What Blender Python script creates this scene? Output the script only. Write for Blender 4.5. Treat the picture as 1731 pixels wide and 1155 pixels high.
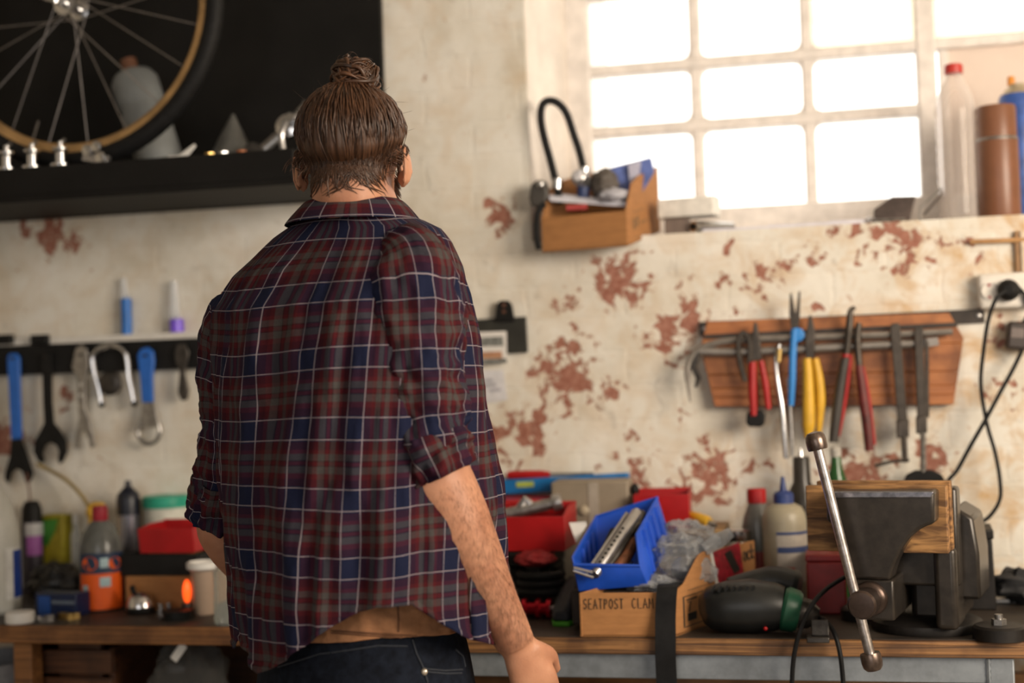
import bpy, bmesh, math, random
from mathutils import Vector, Matrix, noise
from mathutils.bvhtree import BVHTree

for o in list(bpy.data.objects):
    bpy.data.objects.remove(o)
SC = bpy.context.scene
COL = SC.collection
RAD = math.radians
random.seed(7)

# ------------------------------------------------------------------ camera
FPX = 2404.0
CAM_LOC = Vector((0, 0, 1.35))
CAM_ROT = (Matrix.Rotation(RAD(12.8), 3, 'Z') @ Matrix.Rotation(RAD(91.5), 3, 'X') @ Matrix.Rotation(RAD(-1.9), 3, 'Z'))
cd = bpy.data.cameras.new('camera')
cam = bpy.data.objects.new('camera', cd)
COL.objects.link(cam)
cam.matrix_world = Matrix.Translation(CAM_LOC) @ CAM_ROT.to_4x4()
cd.sensor_width = 36
cd.lens = FPX / 1731 * 36
cd.clip_start = 0.05
cd.dof.use_dof = True
cd.dof.focus_distance = 2.33
cd.dof.aperture_fstop = 1.6
SC.camera = cam

# ------------------------------------------------------------------ light and exposure
SC.view_settings.view_transform = 'Standard'
SC.view_settings.look = 'None'
SC.view_settings.gamma = 1
SC.view_settings.use_curve_mapping = False
SC.view_settings.exposure = 0.0
SC.cycles.max_bounces = 6
SC.cycles.diffuse_bounces = 3
SC.cycles.glossy_bounces = 3
SC.cycles.transparent_max_bounces = 12
SC.cycles.caustics_reflective = False
SC.cycles.caustics_refractive = False
w = bpy.data.worlds.new('daylight')
SC.world = w
w.use_nodes = True
w.node_tree.nodes['Background'].inputs[0].default_value = (1.0, 0.97, 0.92, 1)
w.node_tree.nodes['Background'].inputs[1].default_value = 2.6

def area(name, loc, target, sx, sy, power, col):
    l = bpy.data.lights.new(name, 'AREA')
    l.shape = 'RECTANGLE'
    l.size, l.size_y = sx, sy
    l.energy = power
    l.color = col
    o = bpy.data.objects.new(name, l)
    COL.objects.link(o)
    o.location = loc
    d = Vector(target) - Vector(loc)
    o.rotation_euler = d.to_track_quat('-Z', 'Y').to_euler()
    return o
# daylight through the side window (right wall); added fill lamp before the solid wall behind the camera
area('side_window_daylight', (1.93, 1.0, 1.95), (0.0, 2.9, 1.25), 1.5, 1.1, 104, (1.0, 0.84, 0.66))
area('added_fill_light', (-0.3, -2.6, 1.6), (-0.5, 3.0, 1.4), 2.6, 2.0, 38, (1.0, 0.97, 0.95))

# ------------------------------------------------------------------ pixel to world
def P(px, py, Y):
    d = CAM_ROT @ Vector(((px - 865.5) / FPX, -(py - 577.5) / FPX, -1))
    return CAM_LOC + d * ((Y - CAM_LOC.y) / d.y)
def PZ(px, py, Z):
    d = CAM_ROT @ Vector(((px - 865.5) / FPX, -(py - 577.5) / FPX, -1))
    return CAM_LOC + d * ((Z - CAM_LOC.z) / d.z)
def PROJ(p):
    q = CAM_ROT.transposed() @ (Vector(p) - CAM_LOC)
    return 865.5 - FPX * q.x / q.z, 577.5 + FPX * q.y / q.z
def M(px, py, Y, n):
    """n pixels at that point, in metres"""
    q = CAM_ROT.transposed() @ (P(px, py, Y) - CAM_LOC)
    return n * -q.z / FPX
def V(*a):
    return Vector(a)

# ------------------------------------------------------------------ materials
MATS = {}
def _nt(name):
    m = bpy.data.materials.new(name)
    m.use_nodes = True
    return m, m.node_tree.nodes, m.node_tree.links, m.node_tree.nodes['Principled BSDF']
def mat(name, col, rough=0.55, metal=0.0, var=0.18, scale=30.0, bump=0.0, spec=0.5, trans=0.0, alpha=1.0, emit=None, col2=None, sheen=0.0, stretch=None, ior=1.45):
    if name in MATS:
        return MATS[name]
    m, N, L, b = _nt(name)
    b.inputs['Roughness'].default_value = rough
    b.inputs['Metallic'].default_value = metal
    b.inputs['Specular IOR Level'].default_value = spec
    b.inputs['Transmission Weight'].default_value = trans
    b.inputs['IOR'].default_value = ior
    b.inputs['Alpha'].default_value = alpha
    b.inputs['Sheen Weight'].default_value = sheen
    c2 = col2 if col2 else tuple(max(0, c * (1 - var)) for c in col)
    c1 = col if col2 else tuple(min(1, c * (1 + var * 0.5)) for c in col)
    tc = N.new('ShaderNodeTexCoord')
    vec = tc.outputs['Object']
    if stretch:
        mp = N.new('ShaderNodeMapping'); mp.inputs['Scale'].default_value = stretch
        L.new(vec, mp.inputs[0]); vec = mp.outputs[0]
    nz = N.new('ShaderNodeTexNoise'); nz.inputs['Scale'].default_value = scale; nz.inputs['Detail'].default_value = 5; nz.inputs['Roughness'].default_value = 0.65
    L.new(vec, nz.inputs['Vector'])
    rp = N.new('ShaderNodeValToRGB')
    rp.color_ramp.elements[0].position = 0.36; rp.color_ramp.elements[0].color = (*c2, 1)
    rp.color_ramp.elements[1].position = 0.64; rp.color_ramp.elements[1].color = (*c1, 1)
    L.new(nz.outputs[0], rp.inputs[0]); L.new(rp.outputs[0], b.inputs['Base Color'])
    if bump:
        bp = N.new('ShaderNodeBump'); bp.inputs['Strength'].default_value = bump; bp.inputs['Distance'].default_value = 0.004
        L.new(nz.outputs[0], bp.inputs['Height']); L.new(bp.outputs[0], b.inputs['Normal'])
    if emit:
        b.inputs['Emission Color'].default_value = (*emit[0], 1); b.inputs['Emission Strength'].default_value = emit[1]
    MATS[name] = m
    return m
def clear(name, col, opacity=0.25, rough=0.1):
    """thin clear plastic or glass wall: see-through with a glossy skin"""
    if name in MATS:
        return MATS[name]
    m, N, L, b = _nt(name)
    b.inputs['Base Color'].default_value = (*col, 1); b.inputs['Roughness'].default_value = rough
    tr = N.new('ShaderNodeBsdfTransparent'); tr.inputs[0].default_value = (*[0.5 + c * 0.5 for c in col], 1)
    lw = N.new('ShaderNodeLayerWeight'); lw.inputs[0].default_value = 0.45
    mr = N.new('ShaderNodeMapRange'); mr.inputs[3].default_value = opacity; mr.inputs[4].default_value = min(1, opacity + 0.5)
    mx = N.new('ShaderNodeMixShader')
    L.new(lw.outputs['Facing'], mr.inputs[0]); L.new(mr.outputs[0], mx.inputs[0])
    L.new(tr.outputs[0], mx.inputs[1]); L.new(b.outputs[0], mx.inputs[2])
    L.new(mx.outputs[0], N['Material Output'].inputs['Surface'])
    MATS[name] = m
    return m
def wood(name, c1, c2, rough=0.55, scale=6, stretch=(0.6, 6, 14), bump=0.25):
    if name in MATS:
        return MATS[name]
    m, N, L, b = _nt(name)
    b.inputs['Roughness'].default_value = rough
    tc = N.new('ShaderNodeTexCoord'); mp = N.new('ShaderNodeMapping'); mp.inputs['Scale'].default_value = stretch
    L.new(tc.outputs['Object'], mp.inputs[0])
    n1 = N.new('ShaderNodeTexNoise'); n1.inputs['Scale'].default_value = scale; n1.inputs['Detail'].default_value = 8; n1.inputs['Distortion'].default_value = 1.4
    n2 = N.new('ShaderNodeTexNoise'); n2.inputs['Scale'].default_value = 14; n2.inputs['Detail'].default_value = 6
    L.new(mp.outputs[0], n1.inputs['Vector']); L.new(tc.outputs['Object'], n2.inputs['Vector'])
    rp = N.new('ShaderNodeValToRGB')
    e = rp.color_ramp.elements
    e[0].position = 0.35; e[0].color = (*c2, 1); e[1].position = 0.62; e[1].color = (*c1, 1)
    L.new(n1.outputs[0], rp.inputs[0])
    mx = N.new('ShaderNodeMix'); mx.data_type = 'RGBA'; mx.blend_type = 'MULTIPLY'; mx.inputs[0].default_value = 0.6
    r2 = N.new('ShaderNodeValToRGB'); r2.color_ramp.elements[0].position = 0.38; r2.color_ramp.elements[0].color = (0.35, 0.28, 0.22, 1); r2.color_ramp.elements[1].position = 0.55
    L.new(n2.outputs[0], r2.inputs[0]); L.new(rp.outputs[0], mx.inputs[6]); L.new(r2.outputs[0], mx.inputs[7]); L.new(mx.outputs[2], b.inputs['Base Color'])
    bp = N.new('ShaderNodeBump'); bp.inputs['Strength'].default_value = bump; bp.inputs['Distance'].default_value = 0.003
    L.new(n1.outputs[0], bp.inputs['Height']); L.new(bp.outputs[0], b.inputs['Normal'])
    MATS[name] = m
    return m

# ------------------------------------------------------------------ mesh building (all vertices in world coordinates)
class MB:
    def __init__(self):
        self.v = []; self.f = []; self.uv = {}
    def add(self, vs, fs):
        k = len(self.v)
        self.v += [Vector(p) for p in vs]
        self.f += [tuple(i + k for i in f) for f in fs]
        return self
    def box(self, c, s, rot=None, taper=1.0):
        c = Vector(c); h = Vector(s) * 0.5
        vs = []
        for z in (-1, 1):
            t = taper if z > 0 else 1
            for x, y in ((-1, -1), (1, -1), (1, 1), (-1, 1)):
                p = Vector((x * h.x * t, y * h.y * t, z * h.z))
                vs.append(c + (rot @ p if rot else p))
        return self.add(vs, [(3, 2, 1, 0), (4, 5, 6, 7), (0, 1, 5, 4), (1, 2, 6, 5), (2, 3, 7, 6), (3, 0, 4, 7)])
    def rings(self, rs, cap0=True, cap1=True, closed=False):
        n = len(rs[0]); k = len(self.v); m = len(rs)
        for r in rs:
            self.v += [Vector(p) for p in r]
        for i in range(m if closed else m - 1):
            a = k + i * n; b = k + ((i + 1) % m) * n
            for j in range(n):
                self.f.append((a + j, a + (j + 1) % n, b + (j + 1) % n, b + j))
        if not closed:
            if cap0: self.f.append(tuple(k + j for j in reversed(range(n))))
            if cap1: self.f.append(tuple(k + (m - 1) * n + j for j in range(n)))
        return self
    def tube(self, pts, r, n=8, closed=False, sq=None):
        pts = [Vector(p) for p in pts]; m = len(pts)
        rs = r if isinstance(r, (list, tuple)) else [r] * m
        rings = []; up = None
        for i in range(m):
            if closed: t = pts[(i + 1) % m] - pts[i - 1]
            else: t = pts[min(i + 1, m - 1)] - pts[max(i - 1, 0)]
            t = t.normalized() if t.length > 1e-9 else Vector((0, 0, 1))
            if up is None:
                up = Vector((0, 1, 0)) if abs(t.y) < 0.9 else Vector((1, 0, 0))
            a = t.cross(up)
            if a.length < 1e-6: a = t.orthogonal()
            a.normalize(); b = a.cross(t); b.normalize(); up = b
            sa, sb = sq if sq else (1, 1)
            rings.append([pts[i] + (a * math.cos(2 * math.pi * (j + .5) / n) * sa + b * math.sin(2 * math.pi * (j + .5) / n) * sb) * rs[i] for j in range(n)])
        return self.rings(rings, closed=closed)
    def cyl(self, p0, p1, r0, r1=None, n=20):
        return self.tube([p0, p1], [r0, r0 if r1 is None else r1], n)
    def lathe(self, prof, o=(0, 0, 0), axis=(0, 0, 1), n=28):
        o = Vector(o); z = Vector(axis).normalized(); x = z.orthogonal().normalized(); y = z.cross(x)
        return self.rings([[o + z * h + (x * math.cos(2 * math.pi * j / n) + y * math.sin(2 * math.pi * j / n)) * max(r, 1e-4) for j in range(n)] for r, h in prof])
    def prism(self, pts, vec):
        pts = [Vector(p) for p in pts]; vec = Vector(vec); n = len(pts); k = len(self.v)
        self.v += pts + [p + vec for p in pts]
        self.f.append(tuple(k + i for i in range(n))); self.f.append(tuple(k + n + i for i in reversed(range(n))))
        for i in range(n):
            j = (i + 1) % n
            self.f.append((k + j, k + i, k + n + i, k + n + j))
        return self
    def pp(self, px, Y, th):
        """outline given in pixels on the plane y = Y, extruded towards the wall by th"""
        return self.prism([P(a, b, Y) for a, b in px], (0, th, 0))
    def ball(self, c, r, n=16, m=10, rot=None):
        c = Vector(c); r = Vector((r, r, r)) if not isinstance(r, (tuple, list, Vector)) else Vector(r)
        rs = []
        for i in range(m + 1):
            t = math.pi * (0.02 + 0.96 * i / m)
            ring = []
            for j in range(n):
                a = 2 * math.pi * j / n
                p = Vector((r.x * math.sin(t) * math.cos(a), r.y * math.sin(t) * math.sin(a), -r.z * math.cos(t)))
                ring.append(c + (rot @ p if rot else p))
            rs.append(ring)
        return self.rings(rs)
    def build(self, name, m, parent=None, origin=None, bevel=0, smooth=35, seg=2, sub=0):
        o = Vector(origin) if origin is not None else (Vector(parent['_o']) if parent is not None else Vector((0, 0, 0)))
        me = bpy.data.meshes.new(name)
        me.from_pydata([p - o for p in self.v], [], self.f)
        bm = bmesh.new(); bm.from_mesh(me)
        bmesh.ops.recalc_face_normals(bm, faces=bm.faces)
        bm.to_mesh(me); bm.free()
        if smooth:
            for p in me.polygons: p.use_smooth = True
            me.set_sharp_from_angle(angle=RAD(smooth))
        if m: me.materials.append(m)
        ob = bpy.data.objects.new(name, me)
        COL.objects.link(ob)
        if parent is not None: ob.parent = parent
        else: ob.location = o
        ob['_o'] = list(o)
        if bevel:
            bv = ob.modifiers.new('bevel', 'BEVEL'); bv.width = bevel; bv.segments = seg; bv.limit_method = 'ANGLE'; bv.angle_limit = RAD(40)
            bv.harden_normals = False
        if sub:
            s = ob.modifiers.new('sub', 'SUBSURF'); s.levels = sub; s.render_levels = sub
        return ob

def thing(name, label, cat, base, group=None):
    o = bpy.data.objects.new(name, None)
    COL.objects.link(o)
    o.empty_display_size = 0.05
    o.location = base; o['_o'] = list(base)
    o['label'] = label; o['category'] = cat
    if group: o['group'] = group
    return o
def tag(o, label, cat, group=None):
    o['label'] = label; o['category'] = cat
    if group: o['group'] = group
    return o
def struct(o, label=None):
    o['kind'] = 'structure'
    if label: o['label'] = label
    return o
def rotz(a): return Matrix.Rotation(RAD(a), 3, 'Z')
def rot(ax, a): return Matrix.Rotation(RAD(a), 3, ax)
def arc(c, r, a0, a1, n, ux=(1, 0, 0), uy=(0, 0, 1)):
    c = Vector(c); ux = Vector(ux); uy = Vector(uy)
    return [c + ux * r * math.cos(RAD(a0 + (a1 - a0) * i / (n - 1))) + uy * r * math.sin(RAD(a0 + (a1 - a0) * i / (n - 1))) for i in range(n)]
def smoothpath(pts, k=6):
    """Catmull-Rom through the points"""
    pts = [Vector(p) for p in pts]; out = []
    for i in range(len(pts) - 1):
        p0 = pts[max(i - 1, 0)]; p1 = pts[i]; p2 = pts[i + 1]; p3 = pts[min(i + 2, len(pts) - 1)]
        for j in range(k):
            t = j / k
            out.append(0.5 * ((2 * p1) + (p2 - p0) * t + (2 * p0 - 5 * p1 + 4 * p2 - p3) * t * t + (3 * p1 - p0 - 3 * p2 + p3) * t ** 3))
    out.append(pts[-1])
    return out
def interp(tab, x):
    if x <= tab[0][0]: return tab[0][1:]
    for a, b in zip(tab, tab[1:]):
        if x <= b[0]:
            t = (x - a[0]) / (b[0] - a[0])
            return tuple(u + (v - u) * t for u, v in zip(a[1:], b[1:]))
    return tab[-1][1:]
WALL, SILLZ = 3.2, 1.665
BENCH_Z, BENCH_Y = 0.868, 2.60
# ------------------------------------------------------------------ wall with peeling whitewash
def wall_material():
    m, N, L, b = _nt('whitewashed_brick')
    b.inputs['Roughness'].default_value = 0.85
    b.inputs['Specular IOR Level'].default_value = 0.2
    tc = N.new('ShaderNodeTexCoord'); vec = tc.outputs['Object']
    def nz(scale, det=6, dist=0.0, rough=0.6):
        n = N.new('ShaderNodeTexNoise'); n.inputs['Scale'].default_value = scale; n.inputs['Detail'].default_value = det
        n.inputs['Distortion'].default_value = dist; n.inputs['Roughness'].default_value = rough
        L.new(vec, n.inputs['Vector']); return n.outputs[0]
    def ramp(src, *els):
        r = N.new('ShaderNodeValToRGB')
        while len(r.color_ramp.elements) < len(els): r.color_ramp.elements.new(0.5)
        for e, (p, c) in zip(r.color_ramp.elements, els):
            e.position = p; e.color = (*c, 1) if isinstance(c, tuple) else (c, c, c, 1)
        L.new(src, r.inputs[0]); return r.outputs[0]
    def mix(f, a, c, mode='MIX'):
        x = N.new('ShaderNodeMix'); x.data_type = 'RGBA'; x.blend_type = mode
        if isinstance(f, float): x.inputs[0].default_value = f
        else: L.new(f, x.inputs[0])
        for s, q in ((6, a), (7, c)):
            if isinstance(q, tuple): x.inputs[s].default_value = (*q, 1)
            else: L.new(q, x.inputs[s])
        return x.outputs[2]
    def math_(op, a, c):
        x = N.new('ShaderNodeMath'); x.operation = op
        for s, q in ((0, a), (1, c)):
            if isinstance(q, (int, float)): x.inputs[s].default_value = q
            else: L.new(q, x.inputs[s])
        return x.outputs[0]
    paint = ramp(nz(5, 8, 0.3), (0.3, (0.59, 0.54, 0.45)), (0.5, (0.71, 0.68, 0.61)), (0.7, (0.78, 0.76, 0.71)))
    mottle = ramp(nz(11, 7, 0.8), (0.46, 0.0), (0.68, 0.8))
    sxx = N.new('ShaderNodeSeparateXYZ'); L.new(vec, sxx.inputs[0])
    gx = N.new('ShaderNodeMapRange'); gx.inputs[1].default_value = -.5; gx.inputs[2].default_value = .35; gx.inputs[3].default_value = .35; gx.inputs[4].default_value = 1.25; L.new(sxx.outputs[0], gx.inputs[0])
    paint = mix(math_('MULTIPLY', mottle, gx.outputs[0]), paint, (0.54, 0.36, 0.19))  # orange-brown mottling, stronger towards the right
    # where the paint has come off (measured spots on the wall: x, z, radius, strength)
    spots = [(1050, 470, 42, 1), (850, 360, 24, 1), (958, 640, 48, 1), (920, 630, 26, .9), (1030, 657, 18, 1), (895, 732, 34, 1), (838, 728, 26, 1), (990, 612, 22, .8),
             (1130, 560, 44, .9), (1165, 540, 42, .85), (1200, 805, 42, 1), (1165, 830, 26, .9), (1085, 800, 28, .9), (855, 790, 22, .9), (85, 395, 30, 1), (40, 392, 18, .9), (12, 745, 28, 1), (130, 400, 16, .8),
             (1240, 475, 20, .8), (1290, 466, 34, .8), (1480, 395, 46, .9), (1540, 420, 34, .8), (1235, 418, 12, 1), (1395, 430, 14, 1), (1580, 770, 26, .9),
             (960, 520, 22, .85), (1240, 540, 12, 1), (1700, 560, 20, .8), (1480, 800, 30, .8), (970, 680, 22, .7), (1060, 745, 16, .8), (1150, 700, 16, .8), (1030, 780, 18, .7),
             (1330, 440, 24, .7), (1440, 800, 30, .9), (1280, 790, 18, .8), (100, 680, 20, .6), (1690, 660, 24, .6), (1640, 420, 24, .7), (1380, 515, 12, .9)]
    nd = N.new('ShaderNodeTexNoise'); nd.inputs['Scale'].default_value = 22; nd.inputs['Detail'].default_value = 5
    L.new(vec, nd.inputs['Vector'])
    off = N.new('ShaderNodeVectorMath'); off.operation = 'SUBTRACT'; L.new(nd.outputs['Color'], off.inputs[0]); off.inputs[1].default_value = (.5, .5, .5)
    sc = N.new('ShaderNodeVectorMath'); sc.operation = 'SCALE'; L.new(off.outputs[0], sc.inputs[0]); sc.inputs['Scale'].default_value = 0.13
    wv = N.new('ShaderNodeVectorMath'); wv.operation = 'ADD'; L.new(vec, wv.inputs[0]); L.new(sc.outputs[0], wv.inputs[1])
    acc = None
    for px, py, r, s in spots:
        p = P(px, py, WALL)
        d = N.new('ShaderNodeVectorMath'); d.operation = 'DISTANCE'; L.new(wv.outputs[0], d.inputs[0]); d.inputs[1].default_value = p
        q = N.new('ShaderNodeMapRange'); q.inputs[1].default_value = 0.0; q.inputs[2].default_value = M(px, py, WALL, r) * 2.0; q.inputs[3].default_value = s; q.inputs[4].default_value = 0
        L.new(d.outputs['Value'], q.inputs[0])
        acc = q.outputs[0] if acc is None else math_('MAXIMUM', acc, q.outputs[0])
    frag = nz(38, 6, 0.6)
    msk = math_('ADD', math_('MULTIPLY', acc, 0.8), math_('MULTIPLY', math_('SUBTRACT', frag, 0.5), 2.1))
    peel = ramp(msk, (0.42, 0.0), (0.49, 1.0))
    pale = ramp(msk, (0.30, 0.0), (0.44, 0.75))
    brick = ramp(nz(60, 4), (0.35, (0.26, 0.10, 0.068)), (0.65, (0.40, 0.20, 0.15)))
    c = mix(pale, paint, (0.60, 0.47, 0.36))
    c = mix(peel, c, brick)
    grey = ramp(nz(16, 6, 1.0), (0.62, 0.0), (0.70, 0.35))
    c = mix(grey, c, (0.33, 0.29, 0.25))
    dots = ramp(nz(90, 3), (0.70, 0.0), (0.75, 0.55))
    c = mix(dots, c, (0.26, 0.15, 0.08))
    L.new(c, b.inputs['Base Color'])
    # relief: thickly painted courses, rough plaster, chipped edges
    br = N.new('ShaderNodeTexBrick'); br.inputs['Scale'].default_value = 1.0; br.inputs['Brick Width'].default_value = 0.23; br.inputs['Row Height'].default_value = 0.078
    br.inputs['Mortar Size'].default_value = 0.006; br.inputs['Mortar Smooth'].default_value = 1.0
    br.inputs['Color1'].default_value = (1, 1, 1, 1); br.inputs['Color2'].default_value = (.9, .9, .9, 1); br.inputs['Mortar'].default_value = (0, 0, 0, 1)
    sc2 = N.new('ShaderNodeVectorMath'); sc2.operation = 'SCALE'; L.new(off.outputs[0], sc2.inputs[0]); sc2.inputs['Scale'].default_value = 0.022
    wv2 = N.new('ShaderNodeVectorMath'); wv2.operation = 'ADD'; L.new(vec, wv2.inputs[0]); L.new(sc2.outputs[0], wv2.inputs[1])
    sx = N.new('ShaderNodeSeparateXYZ'); L.new(wv2.outputs[0], sx.inputs[0]); cx = N.new('ShaderNodeCombineXYZ'); L.new(sx.outputs[0], cx.inputs[0]); L.new(sx.outputs[2], cx.inputs[1])
    L.new(cx.outputs[0], br.inputs['Vector'])
    h = math_('ADD', math_('MULTIPLY', br.outputs['Color'], 0.11), math_('MULTIPLY', nz(9, 8, 0.2), 0.9))
    h = math_('SUBTRACT', h, math_('MULTIPLY', peel, 0.35))
    bp = N.new('ShaderNodeBump'); bp.inputs['Strength'].default_value = 0.55; bp.inputs['Distance'].default_value = 0.012
    L.new(h, bp.inputs['Height']); L.new(bp.outputs[0], b.inputs['Normal'])
    return m
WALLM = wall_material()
OPX0, OPX1, OPZ1 = P(888, 100, WALL).x, 1.05, 2.62          # opening in the wall: left, right, top
WINY = 3.50
def build_walls():
    mb = MB()
    X0, X1, T = -3.2, 2.0, 3.62
    H = 3.0
    for a, b_, z0, z1 in ((X0, OPX0, 0, H), (OPX1, X1, 0, H), (OPX0, OPX1, 0, SILLZ), (OPX0, OPX1, OPZ1, H)):
        nx = max(1, int((b_ - a) / 0.2))
        mb.box(((a + b_) / 2, (WALL + T) / 2, (z0 + z1) / 2), (b_ - a, T - WALL, z1 - z0))
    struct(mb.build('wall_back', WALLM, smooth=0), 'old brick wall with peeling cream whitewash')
    # splayed plaster of the left jamb, narrowing the opening towards the glass
    jm = mat('jamb_plaster', (0.78, 0.72, 0.66), 0.85, var=0.12, scale=9, bump=0.3)
    xa, xb = OPX0, P(965, 100, WINY).x
    mb = MB().prism([(xa, WALL + .002, SILLZ), (xb, WINY, SILLZ), (xb, 3.6, SILLZ), (xa, 3.6, SILLZ)], (0, 0, OPZ1 - SILLZ))
    struct(mb.build('trim_1', jm, bevel=0.012, seg=3), 'plastered left side of the window opening')
    plain = mat('plain_plaster', (0.60, 0.54, 0.44), 0.9, var=0.15, scale=6, bump=0.2)
    struct(MB().box((-3.25, 0.4, 1.5), (0.1, 6.4, 3.0)).build('wall_left', plain, smooth=0))
    # right wall with a window opening, the side window's daylight comes in through it
    mb = MB()
    for y0, y1, z0, z1 in ((-2.8, 0.2, 0, 3), (1.8, 3.2, 0, 3), (0.2, 1.8, 0, 1.35), (0.2, 1.8, 2.55, 3)):
        mb.box((2.05, (y0 + y1) / 2, (z0 + z1) / 2), (0.1, y1 - y0, z1 - z0))
    struct(mb.build('wall_right', plain, smooth=0))
    # front wall behind the camera
    mb = MB()
    mb.box((-.6, -2.75, 1.5), (5.2, .1, 3))
    struct(mb.build('wall_front', plain, smooth=0))
    conc = mat('concrete', (0.30, 0.28, 0.26), 0.8, var=0.35, scale=4, bump=0.2)
    struct(MB().box((-0.6, 0.4, -0.05), (5.3, 6.5, 0.1)).build('floor', conc, smooth=0))
    ceil = mat('ceiling_paint', (0.62, 0.58, 0.52), 0.9, var=0.1, scale=3)
    struct(MB().box((-0.6, 0.4, 3.05), (5.3, 6.5, 0.1)).build('ceiling', ceil, smooth=0))
build_walls()

def build_window():
    fm = mat('window_paint', (0.80, 0.75, 0.71), 0.5, var=0.15, scale=25, bump=0.15)
    o = V(P(1370, 380, WINY).x, WINY, SILLZ)
    root = bpy.data.objects.new('window_1', None); COL.objects.link(root); root.location = o; root['_o'] = list(o)
    struct(root, 'old white steel window with small panes')
    Y = WINY
    zb = P(1370, 352, Y).z; zt = OPZ1
    z2 = P(1372, 201, Y).z; z1 = P(1365, 95, Y).z
    xl = P(985, 120, Y).x; x1 = P(1178, 150, Y).x; x2 = P(1366, 150, Y).x; x3 = P(1566, 150, Y).x; xr = OPX1
    z0 = z1 + (z1 - z2) * 1.25
    bw = 0.028; dp = 0.045
    def bar(n, a, b_):
        a = Vector(a); b_ = Vector(b_)
        s = Vector([max(abs(b_[i] - a[i]), 0) for i in range(3)])
        MB().box((a + b_) / 2, (s.x if s.x > .1 else bw, dp, s.z if s.z > .1 else bw)).build(n, fm, root, bevel=0.006)
    for i, x in enumerate((x1, x2)): bar('mullion', (x, Y, zb), (x, Y, zt))
    for i, x in enumerate((xl - .008, x3)): MB().box((x, Y, (zb + zt) / 2), (0.062 if i == 0 else .045, 0.06, zt - zb)).build('frame_post', fm, root, bevel=0.006)
    bar('glazing_bar', (xl, Y - .004, z2), (x3, Y - .004, z2)); bar('glazing_bar', (xl, Y - .004, z1), (xr, Y - .004, z1)); bar('glazing_bar', (xl, Y - .004, z0), (xr, Y - .004, z0))
    MB().box(((xl + xr) / 2, Y, (zb + SILLZ) / 2), (xr - xl + .04, 0.07, zb - SILLZ + .02)).build('bottom_rail', fm, root, bevel=0.005)
    MB().box(((xl + xr) / 2, Y, zt - .02), (xr - xl + .04, 0.07, 0.05)).build('top_rail', fm, root, bevel=0.005)
    # rounded putty corners at the crossings
    for x in (x1, x2):
        for z in (z1, z2):
            mb = MB()
            for sx in (-1, 1):
                for sz in (-1, 1):
                    c = V(x + sx * bw / 2, Y - .02, z + sz * bw / 2); k = .018
                    mb.prism([c, c + V(sx * k, 0, 0), c + V(sx * k * .3, 0, sz * k * .3), c + V(0, 0, sz * k)], (0, .03, 0))
            mb.build('putty_corner', fm, root, smooth=0)
    clearm = clear('window_glass', (0.98, 0.98, 0.97), 0.03, 0.02)
    # frosted yellowed glass: lets the daylight through, diffused
    m, N, L, b = _nt('frosted_glass'); MATS['frosted_glass'] = m
    tl = N.new('ShaderNodeBsdfTranslucent'); tp = N.new('ShaderNodeBsdfTransparent'); mx = N.new('ShaderNodeMixShader'); mx.inputs[0].default_value = 0.45
    nz = N.new('ShaderNodeTexNoise'); nz.inputs['Scale'].default_value = 40; mp = N.new('ShaderNodeMapping'); mp.inputs['Scale'].default_value = (.3, 1, 3)
    tc = N.new('ShaderNodeTexCoord'); L.new(tc.outputs['Object'], mp.inputs[0]); L.new(mp.outputs[0], nz.inputs['Vector'])
    rp = N.new('ShaderNodeValToRGB'); rp.color_ramp.elements[0].color = (0.95, 0.88, 0.70, 1); rp.color_ramp.elements[1].color = (0.99, 0.97, 0.9, 1)
    rp.color_ramp.elements[0].position = .3; rp.color_ramp.elements[1].position = .6
    L.new(nz.outputs[0], rp.inputs[0]); L.new(rp.outputs[0], tl.inputs[0]); tp.inputs[0].default_value = (.75, .72, .62, 1)
    L.new(tp.outputs[0], mx.inputs[1]); L.new(tl.outputs[0], mx.inputs[2]); L.new(mx.outputs[0], N['Material Output'].inputs['Surface'])
    cols = [(xl, x1), (x1, x2), (x2, x3)]
    rows = [(zb, z2), (z2, z1), (z1, z0), (z0, zt)]
    for i, (a, b_) in enumerate(cols):
        for j, (c, d) in enumerate(rows):
            fr = (i == 2 and j >= 2)
            MB().box(((a + b_) / 2, Y + .012, (c + d) / 2), (b_ - a, 0.004, d - c)).build('pane', m if fr else clearm, root, smooth=0)
    for c, d in ((z1, z0), (z0, zt)):
        MB().box(((x3 + xr) / 2, Y + .012, (c + d) / 2), (xr - x3, 0.004, d - c)).build('pane', m, root, smooth=0)
    pm = mat('panel_paint', (0.74, 0.62, 0.54), 0.6, var=0.06, scale=5)
    MB().box(((x3 + .03 + xr) / 2, Y + .005, (SILLZ + z1) / 2), (xr - x3 - .06, 0.02, z1 - SILLZ - .02)).build('blind_panel', pm, root, bevel=.003)
    MB().box((x3 + .04, Y - .012, (SILLZ + z1) / 2), (.022, 0.02, z1 - SILLZ - .03)).build('panel_moulding', fm, root, bevel=.004)
    # outer reveal of the thick wall, beyond the glass on the left
    om = mat('outer_reveal', (0.85, 0.80, 0.76), 0.9, var=0.05)
    a = xl - .03
    struct(MB().box((a - .01, 3.72, (SILLZ + OPZ1) / 2), (0.09, 0.32, OPZ1 - SILLZ)).build('trim_2', om), 'outer reveal seen through the glass')
    # worn sill edge
    sm = WALLM
build_window()

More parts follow.
